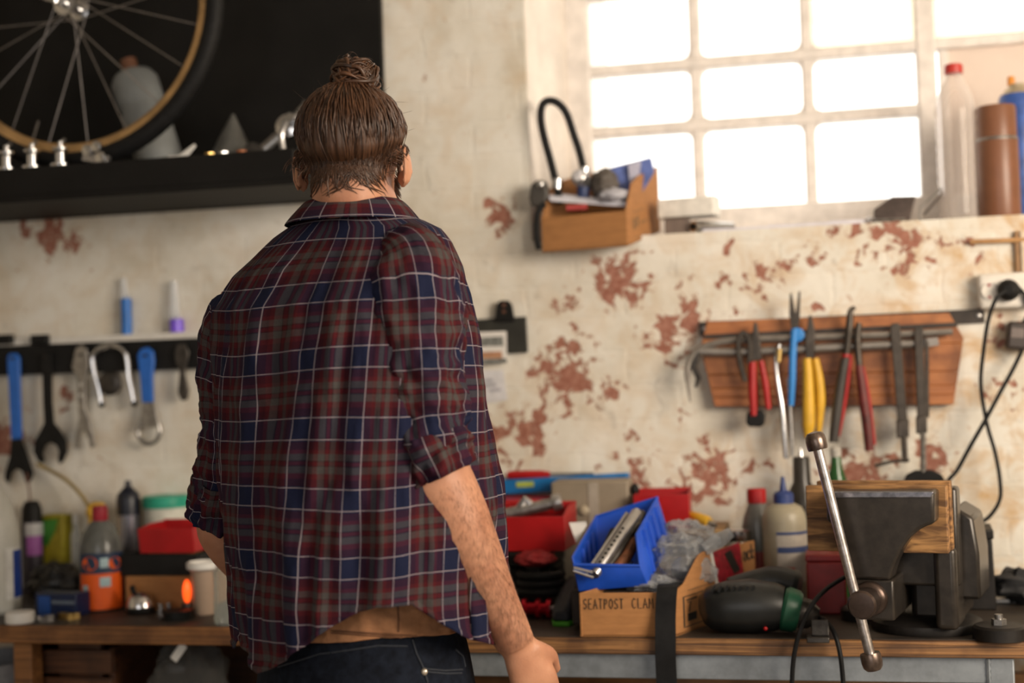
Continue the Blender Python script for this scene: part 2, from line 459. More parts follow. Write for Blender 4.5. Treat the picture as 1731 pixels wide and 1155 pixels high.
def build_benches():
    # right bench: thick plank top on a grey steel frame
    wm = wood('bench_wood', (0.30, 0.145, 0.05), (0.085, 0.038, 0.014), 0.6, stretch=(0.5, 6, 22), bump=0.5)
    topd = mat('bench_top_grime', (0.030, 0.022, 0.016), 0.55, var=0.5, scale=14, bump=0.15)
    grey = mat('bench_steel', (0.22, 0.245, 0.27), 0.45, metal=0.35, var=0.25, scale=18, bump=0.05)
    xa, xb = -0.93, 0.62
    base = V((xa + xb) / 2, 2.9, 0)
    t = thing('workbench', 'grey steel framed workbench with a plank top carrying the vise', 'workbench', base)
    zt = BENCH_Z; th = 0.031
    n = 3; yb = WALL - .003; wds = [(BENCH_Y, BENCH_Y + .2), (BENCH_Y + .203, BENCH_Y + .4), (BENCH_Y + .403, yb)]
    for y0, y1 in wds:
        b = MB().box(((xa + xb) / 2, (y0 + y1) / 2, zt - th / 2 - .0008), (xb - xa, y1 - y0, th - .0016)).build('plank', wm, t, bevel=0.003)
    MB().box(((xa + xb) / 2, (BENCH_Y + yb) / 2 + .004, zt - .0008), (xb - xa - .01, yb - BENCH_Y - .012, .0016)).build('oily_surface', topd, t)
    zr = zt - th
    xv = P(1672, 1125, BENCH_Y).x
    MB().box(((xa + .02 + xv) / 2, BENCH_Y + .016, zr - .023), (xv - xa - .02, .006, .046)).build('front_rail', grey, t, bevel=.002)
    MB().box(((xa + .02 + xv) / 2, BENCH_Y + .035, zr - .003), (xv - xa - .02, .035, .006)).build('rail_flange', grey, t)
    MB().box((xv + .022, BENCH_Y + .03, zr / 2), (.042, .042, zr)).build('leg', grey, t, bevel=.003)
    MB().tube([V(xv, BENCH_Y + .012, zr - .002 - .0055 * k) for k in range(9)], [.0035 + .0015 * (k % 2) for k in range(9)], 6).build('weld_seam', grey, t)
    MB().box((xa + .05, BENCH_Y + .03, zr / 2), (.042, .042, zr)).build('leg', grey, t, bevel=.003)
    for x in (xv + .022, xa + .05):
        MB().box((x, WALL - .03, zr / 2), (.042, .042, zr)).build('leg', grey, t, bevel=.003)
    MB().box(((xa + xb) / 2, WALL - .05, .45), (xb - xa - .1, .02, .5)).build('back_panel', wood('ply_back', (.34, .17, .06), (.2, .09, .03)), t)
    # left bench: all wood
    wl = wood('old_bench_wood', (0.30, 0.13, 0.04), (0.13, 0.052, 0.016), 0.6, stretch=(0.5, 6, 22), bump=0.35)
    xa, xb = -2.6, -0.96; YF = 2.68
    base = V((xa + xb) / 2, 2.93, 0)
    t = thing('wooden_workbench', 'brown wooden workbench cluttered with bottles and cans', 'workbench', base)
    for y0, y1 in ((YF, YF + .17), (YF + .173, YF + .34), (YF + .343, yb)):
        MB().box(((xa + xb) / 2, (y0 + y1) / 2, zt - .019), (xb - xa, y1 - y0, .036)).build('plank', wl, t, bevel=.003)
    MB().box(((xa + xb) / 2, (YF + yb) / 2 + .004, zt - .0008), (xb - xa - .01, yb - YF - .012, .0016)).build('oily_surface', topd, t)
    zr = zt - .037
    lx = P(34, 1110, YF).x
    for x in (lx, -1.02):
        MB().box((x, YF + .03, zr / 2), (.042, .045, zr)).build('leg', wl, t, bevel=.003)
        MB().box((x, WALL - .05, zr / 2), (.042, .045, zr)).build('leg', wl, t, bevel=.003)
    MB().box((lx + .085, YF + .1, zr / 2), (.1, .02, zr)).build('side_board', wood('dark_board', (.12, .045, .016), (.05, .018, .007)), t, bevel=.003)
    MB().box(((lx - 1.0) / 2, WALL - .06, .45), (-1.02 - lx - .05, .02, .6)).build('back_panel', MATS['dark_board'], t)
    MB().box(((lx - 1.0) / 2, 2.95, .62), (-1.02 - lx - .05, .45, .025)).build('lower_shelf', MATS['dark_board'], t)
build_benches()
# ------------------------------------------------------------------ the man
def view_yaw(px):
    """direction of sight (degrees left of +Y) at a pixel column"""
    return 12.8 + math.degrees(math.atan((865.5 - px) / FPX))
def facing(th, px=600):
    """forward and right unit vectors of a body turned th degrees to the right of the line of sight"""
    a = RAD(th - view_yaw(px))
    return V(math.sin(a), math.cos(a), 0), V(math.cos(a), -math.sin(a), 0)
def plaid_material():
    m, N, L, b = _nt('plaid_flannel')
    b.inputs['Roughness'].default_value = 0.9; b.inputs['Specular IOR Level'].default_value = 0.15
    
    uv = N.new('ShaderNodeUVMap'); uv.uv_map = 'UVMap'
    sx = N.new('ShaderNodeSeparateXYZ'); L.new(uv.outputs[0], sx.inputs[0])
    navy, maroon, grey, red, black = (.008, .011, .033), (.033, .005, .010), (.058, .052, .050), (.068, .008, .011), (.016, .007, .008)
    def stripes(src, per):
        d = N.new('ShaderNodeMath'); d.operation = 'DIVIDE'; d.inputs[1].default_value = per; L.new(src, d.inputs[0])
        f = N.new('ShaderNodeMath'); f.operation = 'FRACT'; L.new(d.outputs[0], f.inputs[0])
        r = N.new('ShaderNodeValToRGB'); r.color_ramp.interpolation = 'CONSTANT'
        els = [(0, navy), (.36, maroon), (.47, red), (.55, grey), (.65, black), (.665, red), (.72, black), (.735, grey), (.83, red), (.89, maroon)]
        while len(r.color_ramp.elements) < len(els): r.color_ramp.elements.new(0.99)
        for e, (p, c) in zip(r.color_ramp.elements, els):
            e.position = p; e.color = (*c, 1)
        L.new(f.outputs[0], r.inputs[0])
        g = N.new('ShaderNodeValToRGB'); g.color_ramp.interpolation = 'CONSTANT'
        els = [(0, 0), (.02, 1), (.02 + .0012 / per, 0), (.33, 1), (.33 + .0012 / per, 0)]
        while len(g.color_ramp.elements) < len(els): g.color_ramp.elements.new(0.99)
        for e, (p, c) in zip(g.color_ramp.elements, els):
            e.position = p; e.color = (c, c, c, 1)
        L.new(f.outputs[0], g.inputs[0])
        return r.outputs[0], g.outputs[0]
    c1, w1 = stripes(sx.outputs[0], 0.083)
    c2, w2 = stripes(sx.outputs[1], 0.100)
    mx = N.new('ShaderNodeMix'); mx.data_type = 'RGBA'; mx.inputs[0].default_value = .5
    L.new(c1, mx.inputs[6]); L.new(c2, mx.inputs[7])
    wm = N.new('ShaderNodeMath'); wm.operation = 'MAXIMUM'; L.new(w1, wm.inputs[0]); L.new(w2, wm.inputs[1])
    ws = N.new('ShaderNodeMath'); ws.operation = 'MULTIPLY'; ws.inputs[1].default_value = .62; L.new(wm.outputs[0], ws.inputs[0])
    m2 = N.new('ShaderNodeMix'); m2.data_type = 'RGBA'; m2.inputs[7].default_value = (.40, .34, .36, 1)
    L.new(ws.outputs[0], m2.inputs[0]); L.new(mx.outputs[2], m2.inputs[6])
    nz = N.new('ShaderNodeTexNoise'); nz.inputs['Scale'].default_value = 900; tc = N.new('ShaderNodeTexCoord'); L.new(tc.outputs['Object'], nz.inputs['Vector'])
    m3 = N.new('ShaderNodeMix'); m3.data_type = 'RGBA'; m3.blend_type = 'MULTIPLY'; m3.inputs[0].default_value = .5
    rr = N.new('ShaderNodeMapRange'); rr.inputs[1].default_value = .3; rr.inputs[2].default_value = .7; rr.inputs[3].default_value = .55; rr.inputs[4].default_value = 1.25
    L.new(nz.outputs[0], rr.inputs[0]); L.new(m2.outputs[2], m3.inputs[6]); L.new(rr.outputs[0], m3.inputs[7]); L.new(m3.outputs[2], b.inputs['Base Color'])
    nb = N.new('ShaderNodeTexNoise'); nb.inputs['Scale'].default_value = 45; nb.inputs['Detail'].default_value = 4; L.new(tc.outputs['Object'], nb.inputs['Vector'])
    bp = N.new('ShaderNodeBump'); bp.inputs['Strength'].default_value = .35; bp.inputs['Distance'].default_value = .004
    L.new(nb.outputs[0], bp.inputs['Height']); L.new(bp.outputs[0], b.inputs['Normal'])
    return m
PLAID = plaid_material()
def skin_material():
    m, N, L, b = _nt('skin')
    b.inputs['Roughness'].default_value = .5; b.inputs['Subsurface Weight'].default_value = .12
    b.inputs['Subsurface Radius'].default_value = (.01, .004, .002); b.inputs['Specular IOR Level'].default_value = .4
    tc = N.new('ShaderNodeTexCoord')
    n1 = N.new('ShaderNodeTexNoise'); n1.inputs['Scale'].default_value = 18; n1.inputs['Detail'].default_value = 8; L.new(tc.outputs['Object'], n1.inputs['Vector'])
    rp = N.new('ShaderNodeValToRGB'); e = rp.color_ramp.elements
    e[0].position = .3; e[0].color = (.34, .145, .082, 1); e[1].position = .7; e[1].color = (.50, .25, .15, 1)
    L.new(n1.outputs[0], rp.inputs[0]); L.new(rp.outputs[0], b.inputs['Base Color'])
    n2 = N.new('ShaderNodeTexNoise'); n2.inputs['Scale'].default_value = 260; n2.inputs['Detail'].default_value = 3; L.new(tc.outputs['Object'], n2.inputs['Vector'])
    bp = N.new('ShaderNodeBump'); bp.inputs['Strength'].default_value = .25; bp.inputs['Distance'].default_value = .0015
    L.new(n2.outputs[0], bp.inputs['Height']); L.new(bp.outputs[0], b.inputs['Normal'])
    return m
SKIN = skin_material()

TY = 2.16                                   # depth of the torso's middle
HIPS = P(618, 1100, TY)
ROOT = V(HIPS.x, HIPS.y, 0)
man = thing('person', 'man with a brown hair bun in a plaid shirt, seen from behind', 'person', ROOT)

# torso outline: pixel row, left edge, right edge, turn, depth ratio, exponent
TORSO = [(350, 535, 662, 25, .95, 2.0), (366, 519, 690, 28, .85, 2.0), (380, 487, 718, 32, .72, 2.1), (396, 463, 742, 34, .62, 2.2), (420, 440, 757, 36, .60, 2.3), (460, 405, 770, 37, .62, 2.4), (520, 374, 783, 38, .68, 2.4),
         (600, 370, 800, 40, .74, 2.35), (700, 376, 814, 43, .78, 2.3), (800, 382, 827, 46, .80, 2.25), (900, 387, 838, 48, .82, 2.2), (1000, 396, 845, 50, .84, 2.2), (1100, 408, 850, 50, .86, 2.2), (1160, 414, 852, 50, .86, 2.2)]
def ring_at(tab, py, Y=TY):
    l, r, th, k, ex = interp(tab, py)
    cx = (l + r) / 2
    c = P(cx, py, Y)
    hw = M(cx, py, Y, (r - l) / 2)
    th_r = RAD(th)
    a = hw / math.sqrt(math.cos(th_r) ** 2 + (k * math.sin(th_r)) ** 2)
    f, rt = facing(th, cx)
    return c, a, a * k, f, rt, ex
def ring_pt(tab, py, phi, grow=0.0, Y=TY):
    """phi 0 = his right, 90 = front, 180 = his left, 270 = back"""
    c, a, b, f, rt, ex = ring_at(tab, py, Y)
    cs, sn = math.cos(phi), math.sin(phi)
    ce = math.copysign(abs(cs) ** (2 / ex), cs); se = math.copysign(abs(sn) ** (2 / ex), sn)
    return c + rt * (a + grow) * ce + f * (b + grow) * se
HEM = [(395, 1090), (420, 1116), (440, 1130), (472, 1112), (518, 1076), (568, 1038), (606, 1018), (640, 1008), (700, 1009), (745, 1043), (790, 1077), (848, 1104), (870, 1108)]
def uvmesh(name, grid, m, parent, closed=True, solid=0.0):
    """grid[i][j] = (point, u, v); closed in j (last column repeats the first)"""
    o = Vector(parent['_o']); ni = len(grid); nj = len(grid[0])
    me = bpy.data.meshes.new(name)
    fs = [(i * nj + j, i * nj + j + 1, (i + 1) * nj + j + 1, (i + 1) * nj + j) for i in range(ni - 1) for j in range(nj - 1)]
    me.from_pydata([g[0] - o for row in grid for g in row], [], fs)
    uvs = [(g[1], g[2]) for row in grid for g in row]
    ul = me.uv_layers.new(name='UVMap')
    for lp in me.loops: ul.data[lp.index].uv = uvs[lp.vertex_index]
    if closed:
        bm = bmesh.new(); bm.from_mesh(me); bmesh.ops.remove_doubles(bm, verts=bm.verts, dist=1e-5); bmesh.ops.recalc_face_normals(bm, faces=bm.faces); bm.to_mesh(me); bm.free()
    for p in me.polygons: p.use_smooth = True
    me.materials.append(m)
    ob = bpy.data.objects.new(name, me); COL.objects.link(ob); ob.parent = parent; ob['_o'] = list(o)
    if solid:
        s = ob.modifiers.new('thickness', 'SOLIDIFY'); s.thickness = solid; s.offset = -1
    return ob
def nz(*a): return noise.noise(Vector((tuple(a) + (0.0, 0.0))[:3]))
def fold(x, y, z, o=3):
    return noise.fractal(Vector((x, y, z)), 0.9, 2.0, o)

# ---- shirt back and front
def shirt():
    ni, nj = 190, 220
    grid = [[None] * (nj + 1) for _ in range(ni + 1)]
    for j in range(nj + 1):
        phi = 2 * math.pi * j / nj
        q = ring_pt(TORSO, 1060, phi); c = ring_at(TORSO, 1060)[0]
        near = (q - c).dot(CAM_LOC - c) > 0
        px = PROJ(q)[0]
        hem = 640 + (interp(HEM, px)[0] - 640) * .95 if near else 1085
        u = phi * 0.205
        for i in range(ni + 1):
            t = i / ni
            py = 362 + (hem - 362) * t
            p = ring_pt(TORSO, py, phi)
            cc, a, b, f, rt, ex = ring_at(TORSO, py)
            n = (rt * math.cos(phi) / a + f * math.sin(phi) / b).normalized()
            v = (1160 - py) / 1062
            lo = max(0, (py - 520) / 600)
            cs, sn = math.cos(phi), math.sin(phi)
            d = .016 * lo * fold(cs * 3.2 + 4, sn * 3.2, v * 1.3 - u * .5) + .011 * fold(cs * 6, sn * 6 + 9, v * 5 + u * 2.0) * min(1, max(0, (py - 400) / 80)) \
                + .003 * fold(cs * 13, sn * 13, v * 14 + 3) * min(1, max(0, (py - 420) / 80))
            # long folds hanging from the shoulder blades
            d += .010 * lo * (math.sin(phi * 9 + 1.8 * nz(v * 2, phi) + 1.5 * v)) * (.5 + .5 * nz(phi * 2, 7, v * 2))
            # ridge of the shoulder blades and hollow of the spine
            sp = math.exp(-((phi - 1.5 * math.pi) / .16) ** 2)
            d -= .012 * sp * math.exp(-((py - 620) / 170) ** 2)
            if t > .985: d += .003
            if t < .06: d -= .004 * (1 - t / .06)
            grid[i][j] = (p + n * d, u + .007 * nz(v * 5, u * 6), v + .009 * nz(u * 5, v * 4, 5))
    ob = uvmesh('shirt', grid, PLAID, man, solid=.0016)
    ob['label'] = 'navy and maroon plaid flannel shirt with thin white lines'
    return ob
SHIRT = shirt()

def sleeve(name, path, n_len, per_u, parent, seed, flare=0.0, wr=1.0, v0=0.0, u0=0.0):
    """path: (px, py, Y, radius px across, along-axis flatten)"""
    pts = smoothpath([P(a[0], a[1], a[2]) for a in path], 8)
    rad = []
    for i in range(len(path) - 1):
        r0 = M(path[i][0], path[i][1], path[i][2], path[i][3]); r1 = M(path[i + 1][0], path[i + 1][1], path[i + 1][2], path[i + 1][3])
        for k in range(8): rad.append(r0 + (r1 - r0) * (k / 8) ** 1.0)
    rad.append(M(*path[-1][:3], path[-1][3]))
    # resample
    ln = [0]
    for a, b in zip(pts, pts[1:]): ln.append(ln[-1] + (b - a).length)
    tot = ln[-1]
    out = []; nj = 96
    k = 0; up = V(0, 1, 0)
    for i in range(n_len + 1):
        s = tot * i / n_len
        while k < len(ln) - 2 and ln[k + 1] < s: k += 1
        t = (s - ln[k]) / max(1e-9, ln[k + 1] - ln[k])
        c = pts[k].lerp(pts[k + 1], t); r = rad[k] + (rad[k + 1] - rad[k]) * t
        tg = (pts[min(k + 2, len(pts) - 1)] - pts[max(k - 1, 0)]).normalized()
        a = tg.cross(up).normalized(); b = a.cross(tg).normalized()
        row = []
        e = s / tot
        for j in range(nj + 1):
            ph = 2 * math.pi * j / nj
            cs, sn = math.cos(ph), math.sin(ph)
            d = wr * (.009 * fold(cs * 1.7 + seed, sn * 1.7, s * 16) + .010 * max(0, e - .4) * 2 * fold(cs * 2.4, sn * 2.4 + seed, s * 34) + .003 * fold(cs * 6, sn * 6, s * 30 + seed))
            row.append((c + (a * cs + b * sn) * (r + d), u0 + ph * per_u + .003 * nz(s * 12, ph, seed), v0 - s + .004 * nz(ph * 2, s * 9, seed)))
        out.append(row)
    return uvmesh(name, out, PLAID, parent, solid=.0016)
# right sleeve (towards the camera) and left sleeve
rs_path = [(668, 418, 2.10, 38), (688, 436, 2.085, 66), (697, 480, 2.07, 82), (702, 560, 2.06, 83), (706, 640, 2.055, 79), (711, 710, 2.05, 75), (722, 762, 2.05, 72)]
sleeve('sleeve', rs_path, 110, .078, SHIRT, 3.0, v0=.62, u0=.02)
cf = [(716, 742, 2.05, 74), (722, 760, 2.05, 78), (729, 777, 2.05, 77), (737, 793, 2.05, 74), (743, 806, 2.051, 69)]
sleeve('rolled_cuff', cf, 46, .078, SHIRT, 8.0, wr=1.6, v0=.30, u0=.055)
ls_path = [(470, 480, 2.19, 34), (442, 506, 2.205, 56), (410, 560, 2.22, 66), (395, 640, 2.23, 60), (390, 720, 2.235, 52), (384, 790, 2.24, 50), (377, 838, 2.245, 49)]
sleeve('sleeve', ls_path, 90, .062, SHIRT, 5.0, v0=.6, u0=.045)
lc = [(381, 815, 2.24, 50), (376, 840, 2.245, 53), (372, 862, 2.25, 51), (369, 884, 2.255, 46)]
sleeve('rolled_cuff', lc, 40, .062, SHIRT, 11.0, wr=1.3, v0=.28, u0=.0)

# collar: a folded band standing round the neck
def collar():
    nj = 120; grid = []
    prof = [(352, 0.000, 0), (344, .001, .012), (340, .004, .02), (343, .010, .026), (352, .016, .04), (366, .024, .055), (380, .032, .07)]
    N0 = [(330, 527, 668, 22, 1.06, 2.0), (385, 512, 690, 26, 1.02, 2.0)]
    for i, (py, g, s) in enumerate(prof):
        row = []
        for j in range(nj + 1):
            phi = 2 * math.pi * j / nj
            # higher at the back, dropping towards the front
            fr = max(0, math.sin(phi)); 
            drop = 46 * fr ** 1.5
            p = ring_pt(N0, min(py, 372), phi, g * (1 - .2 * fr) + .002 * nz(phi * 3, i * .4))
            p = p + V(0, 0, -drop / 1060 - (max(0, py - 372) / 1060))
            row.append((p, phi * .075 + .012, .9 - s))
        grid.append(row)
    ob = uvmesh('collar', grid, PLAID, SHIRT, solid=.0022)
    s = ob.modifiers.new('sub', 'SUBSURF'); s.levels = 1; s.render_levels = 1
collar()

# ---- trousers, undershirt (the parts the shirt leaves bare)
JEANS = [(1030, 462, 772, 48, .80, 2.2), (1062, 456, 776, 50, .80, 2.2), (1100, 446, 786, 50, .82, 2.2), (1155, 438, 796, 50, .84, 2.2), (1230, 434, 806, 50, .86, 2.2), (1300, 440, 806, 50, .84, 2.2)]
def bake(ob, vox, smooth_it=6, fac=.5):
    r = ob.modifiers.new('remesh', 'REMESH'); r.mode = 'VOXEL'; r.voxel_size = vox; r.use_smooth_shade = True
    if smooth_it:
        s = ob.modifiers.new('smooth', 'SMOOTH'); s.iterations = smooth_it; s.factor = fac
    dg = bpy.context.evaluated_depsgraph_get()
    me = bpy.data.meshes.new_from_object(ob.evaluated_get(dg))
    ob.modifiers.clear(); old = ob.data; ob.data = me; bpy.data.meshes.remove(old)
    for p in me.polygons: p.use_smooth = True
    return ob
hf, hr = facing(50, 620)
hipc = P(618, 1230, TY)
LEGS = []
for s in (1, -1):
    hp = V(hipc.x, hipc.y, .86) + hr * .092 * s
    kn = V(hipc.x, hipc.y, .50) + hr * .105 * s + hf * (.02 if s > 0 else .05)
    an = V(hipc.x, hipc.y, .09) + hr * .115 * s + hf * (-.02 if s > 0 else .05)
    LEGS.append((hp, kn, an))
def jeans():
    mb = MB()
    mb.rings([[ring_pt(JEANS, py, 2 * math.pi * j / 48) for j in range(48)] for py in range(1050, 1301, 18)])
    for hp, kn, an in LEGS:
        pts = smoothpath([hp, hp.lerp(kn, .5), kn, kn.lerp(an, .5), an], 6)
        mb.tube(pts, [.098 + (.058 - .098) * min(1, i / (len(pts) - 1) * 1.2) for i in range(len(pts))], 24)
    m = mat('dark_denim', (.0075, .010, .017), .9, var=.5, scale=55, bump=.3, spec=.15)
    ob = mb.build('jeans', m, man)
    ob['label'] = 'dark blue denim jeans'
    bake(ob, .006, 4)
    return ob
JE = jeans()
def surf(ob, px, py, off=.001):
    """point on an object's surface seen at a pixel"""
    o = Vector(ob['_o'])
    tree = BVHTree.FromPolygons([v.co + o for v in ob.data.vertices], [p.vertices for p in ob.data.polygons])
    return lambda a, b: _hit(tree, a, b, off)
def _hit(tree, px, py, off):
    d = (P(px, py, 3.0) - CAM_LOC).normalized()
    h = tree.ray_cast(CAM_LOC, d)
    if h[0] is None: return None
    return h[0] - d * off
hit = surf(JE, 0, 0, .0012)
def on(pts, k=8):
    out = []
    for (a, b), (c, d) in zip(pts, pts[1:]):
        for i in range(k):
            h = hit(a + (c - a) * i / k, b + (d - b) * i / k)
            if h is not None: out.append(h)
    return out
stm = mat('denim_seam', (.02, .024, .034), .8, var=.3, scale=200)
for pts in ([(697, 1082), (704, 1105), (716, 1130), (724, 1158)], [(560, 1104), (640, 1092), (696, 1093)], [(470, 1128), (540, 1106), (560, 1104)], [(716, 1131), (752, 1134), (786, 1132)], [(770, 1098), (783, 1110), (787, 1130)], [(722, 1136), (754, 1139), (784, 1138)]):
    q = on(pts)
    if len(q) > 1: MB().tube(q, .0016, 6).build('seam', stm, JE)
h = hit(717, 1136)
brass = mat('rivet_metal', (.62, .55, .45), .35, metal=.8)
if h is not None: MB().ball(h, (.0055, .004, .0055), 12, 8).build('rivet', brass, JE)
def undershirt():
    U = [(960, 470, 770, 48, .80, 2.2), (1020, 466, 772, 50, .80, 2.2), (1060, 458, 776, 50, .80, 2.2), (1090, 452, 780, 50, .81, 2.2)]
    m = mat('tan_cotton', (.36, .175, .088), .95, var=.16, scale=60, bump=.3, spec=.1)
    grid = []
    for i in range(41):
        row = []
        for j in range(121):
            phi = 2 * math.pi * j / 120
            low = 1056 + 5 * math.sin(phi * 3)
            py = 960 + (low - 960) * i / 40
            d = .004 + .008 * fold(math.cos(phi) * 3, math.sin(phi) * 3, py * .012) + .004 * fold(math.cos(phi) * 8, math.sin(phi) * 8, py * .05)
            row.append((ring_pt(U, py, phi, d), phi, py))
        grid.append(row)
    ob = uvmesh('undershirt', grid, m, man, solid=.0014)
    ob['label'] = 'tan cotton undershirt showing above the jeans'
    hb = surf(ob, 0, 0, .001)
    dk = mat('tan_stitch', (.17, .075, .036), .9)
    for pts in ([(672, 1005), (673, 1040), (674, 1072)], [(560, 1066), (620, 1070), (680, 1074), (760, 1080)], [(560, 1070), (620, 1074), (680, 1078), (760, 1084)]):
        q = []
        for (a, b), (c, d) in zip(pts, pts[1:]):
            for i in range(10):
                x = hb(a + (c - a) * i / 10, b + (d - b) * i / 10)
                if x is not None: q.append(x)
        if len(q) > 1: MB().tube(q, .0015, 5).build('stitching', dk, ob)
undershirt()

# ---- body: one continuous surface
HC = P(597, 258, 2.165)                     # middle of the skull
HF, HR = facing(12, 599)
PITCH = 14                                  # head bowed forward
fv = (HF * math.cos(RAD(PITCH)) - V(0, 0, 1) * math.sin(RAD(PITCH))).normalized()
uvv = HR.cross(fv).normalized()
HM = Matrix((HR, fv, uvv)).transposed()     # columns: right, forward, up
def hd(x, y, z): return HC + HM @ Vector((x, y, z))
def limb(mb, pts, rad, n=20, sq=None):
    p = smoothpath(pts, 6); r = []
    for i in range(len(rad) - 1):
        for k in range(6): r.append(rad[i] + (rad[i + 1] - rad[i]) * k / 6)
    r.append(rad[-1])
    mb.tube(p, r, n, sq=sq)
def hand(mb, wrist, fwd, side, palm_n, curl, sgn):
    """wrist point, direction to the knuckles, direction towards the thumb side, palm-facing normal"""
    fwd = fwd.normalized(); palm_n = (palm_n - fwd * palm_n.dot(fwd)).normalized(); side = palm_n.cross(fwd).normalized() * sgn
    # palm
    rs = []
    for t, wd, th in ((-.03, .024, .020), (0, .0255, .019), (.03, .031, .018), (.06, .037, .017), (.078, .039, .014), (.088, .037, .011)):
        c = wrist + fwd * t
        rs.append([c + side * wd * math.cos(2 * math.pi * j / 20) + palm_n * th * math.sin(2 * math.pi * j / 20) for j in range(20)])
    mb.rings(rs)
    for k, (off, l, r) in enumerate(((.030, .074, .0092), (.010, .082, .0096), (-.010, .077, .0092), (-.029, .060, .0082))):
        p = wrist + fwd * (.082 - abs(off) * .15) + side * off
        d = fwd.copy(); pts = [p - fwd * .02, p]; a = 0
        for s, q in ((.45, curl), (.30, curl * 1.25), (.25, curl * .8)):
            a += q
            dd = (fwd * math.cos(RAD(a)) + palm_n * math.sin(RAD(a)) + side * off * .6).normalized()
            pts.append(pts[-1] + dd * l * s)
        limb(mb, pts, [r * 1.05, r * 1.08, r, r * .95, r * .8], 12)
    # thumb leaves the side of the palm near its base
    p = wrist + fwd * .022 + side * .024
    d1 = (fwd * .72 + side * .55 + palm_n * .35).normalized(); d2 = (fwd * .85 + side * .12 + palm_n * .5).normalized()
    limb(mb, [p - d1 * .01, p + d1 * .034, p + d1 * .034 + d2 * .03, p + d1 * .034 + d2 * .052], [.015, .0125, .0108, .0085], 12)
RW = P(873, 1090, 2.125); RE = P(726, 812, 2.06)
LE = P(368, 872, 2.255); LW = P(430, 985, 2.44)
def body():
    mb = MB()
    # skull, face, jaw
    mb.ball(hd(0, -.008, .008), (.076, .098, .082), 28, 18, HM)
    mb.ball(hd(0, .03, -.045), (.062, .066, .085), 24, 14, HM)
    mb.ball(hd(0, .055, -.095), (.044, .045, .034), 20, 12, HM)
    mb.ball(hd(0, .075, .018), (.055, .025, .022), 20, 12, HM)
    limb(mb, [hd(0, .088, .012), hd(0, .106, -.015), hd(0, .108, -.034)], [.010, .012, .014], 12)
    mb.ball(hd(.012, .098, -.034), (.009, .010, .008), 10, 8, HM); mb.ball(hd(-.012, .098, -.034), (.009, .010, .008), 10, 8, HM)
    mb.ball(hd(0, .092, -.063), (.024, .010, .006), 14, 8, HM); mb.ball(hd(0, .090, -.073), (.021, .010, .007), 14, 8, HM)
    for s in (1, -1):
        mb.ball(hd(s * .040, .058, -.030), (.022, .028, .024), 14, 10, HM)       # cheek
        er = HM @ rot('Z', s * -28) @ rot('X', 8)
        mb.ball(hd(s * .0865, -.006, -.030), (.006, .019, .030), 16, 12, er)    # ear
        mb.ball(hd(s * .080, .004, -.046), (.008, .010, .018), 12, 10, er)
        rim = [hd(s * .084 + s * .010 * math.sin(RAD(a)) * .6, -.008 - .021 * math.cos(RAD(a - 90)) * 0 - .022 * math.sin(RAD(a)), -.032 + .033 * math.cos(RAD(a))) for a in range(-20, 181, 20)]
        mb.tube(rim, .004, 8)
    # neck
    nk = P(608, 400, TY + .015)
    limb(mb, [hd(0, -.015, -.03), hd(0, -.025, -.085), P(608, 350, TY + .008), nk], [.056, .058, .062, .074], 28)
    # trunk, a little inside the shirt
    BT = [r for r in TORSO if r[0] <= 700] + [(820, 420, 790, 46, .78, 2.2), (950, 474, 766, 48, .80, 2.2), (1090, 462, 772, 50, .80, 2.2)]
    mb.rings([[ring_pt(BT, py, 2 * math.pi * j / 40, -.024 if py > 430 else -.012) for j in range(40)] for py in [375, 385, 400, 420, 450] + list(range(490, 1081, 40))])
    mb.rings([[ring_pt(JEANS, py, 2 * math.pi * j / 40, -.012) for j in range(40)] for py in range(1050, 1300, 30)])
    for hp, kn, an in LEGS:
        limb(mb, [hp, hp.lerp(kn, .5), kn, kn.lerp(an, .35), an], [.085, .078, .056, .054, .038], 20)
        mb.ball(an + hf * .06 + V(0, 0, -.045), (.042, .042, .032), 14, 10)
        mb.ball(an + V(0, 0, -.045), (.036, .036, .036), 14, 10)
    # right arm
    sh = P(690, 455, 2.09)
    limb(mb, [sh, P(700, 560, 2.07), P(708, 680, 2.055), P(716, 770, 2.052), RE], [.055, .052, .047, .046, .050], 24)
    limb(mb, [P(716, 775, 2.052), P(737, 812, 2.055), P(768, 880, 2.065), P(803, 955, 2.085), P(838, 1022, 2.105), RW], [.050, .0565, .0545, .047, .0365, .0295], 28)
    mb.ball(P(708, 832, 2.035), (.028, .026, .026), 16, 10)                        # point of the elbow
    fdir = (P(905, 1160, 2.15) - RW).normalized()
    rv = V(math.cos(RAD(20)), -math.sin(RAD(20)), 0)
    hand(mb, RW, fdir, None, (-V(.55, -.35, 0) + V(0, .55, 0)), 34, -1)
    # left arm
    limb(mb, [P(425, 505, 2.215), P(405, 600, 2.23), P(392, 740, 2.24), LE], [.052, .046, .040, .042], 24)
    limb(mb, [P(374, 850, 2.25), P(378, 893, 2.27), P(395, 925, 2.31), P(412, 955, 2.37), LW], [.040, .046, .044, .036, .027], 24)
    hand(mb, LW, (P(462, 1010, 2.56) - LW), None, V(.2, .1, -1), 28, 1)
    ob = mb.build('body', SKIN, man)
    bake(ob, .0045, 8, .5)
    return ob
BODY = body()
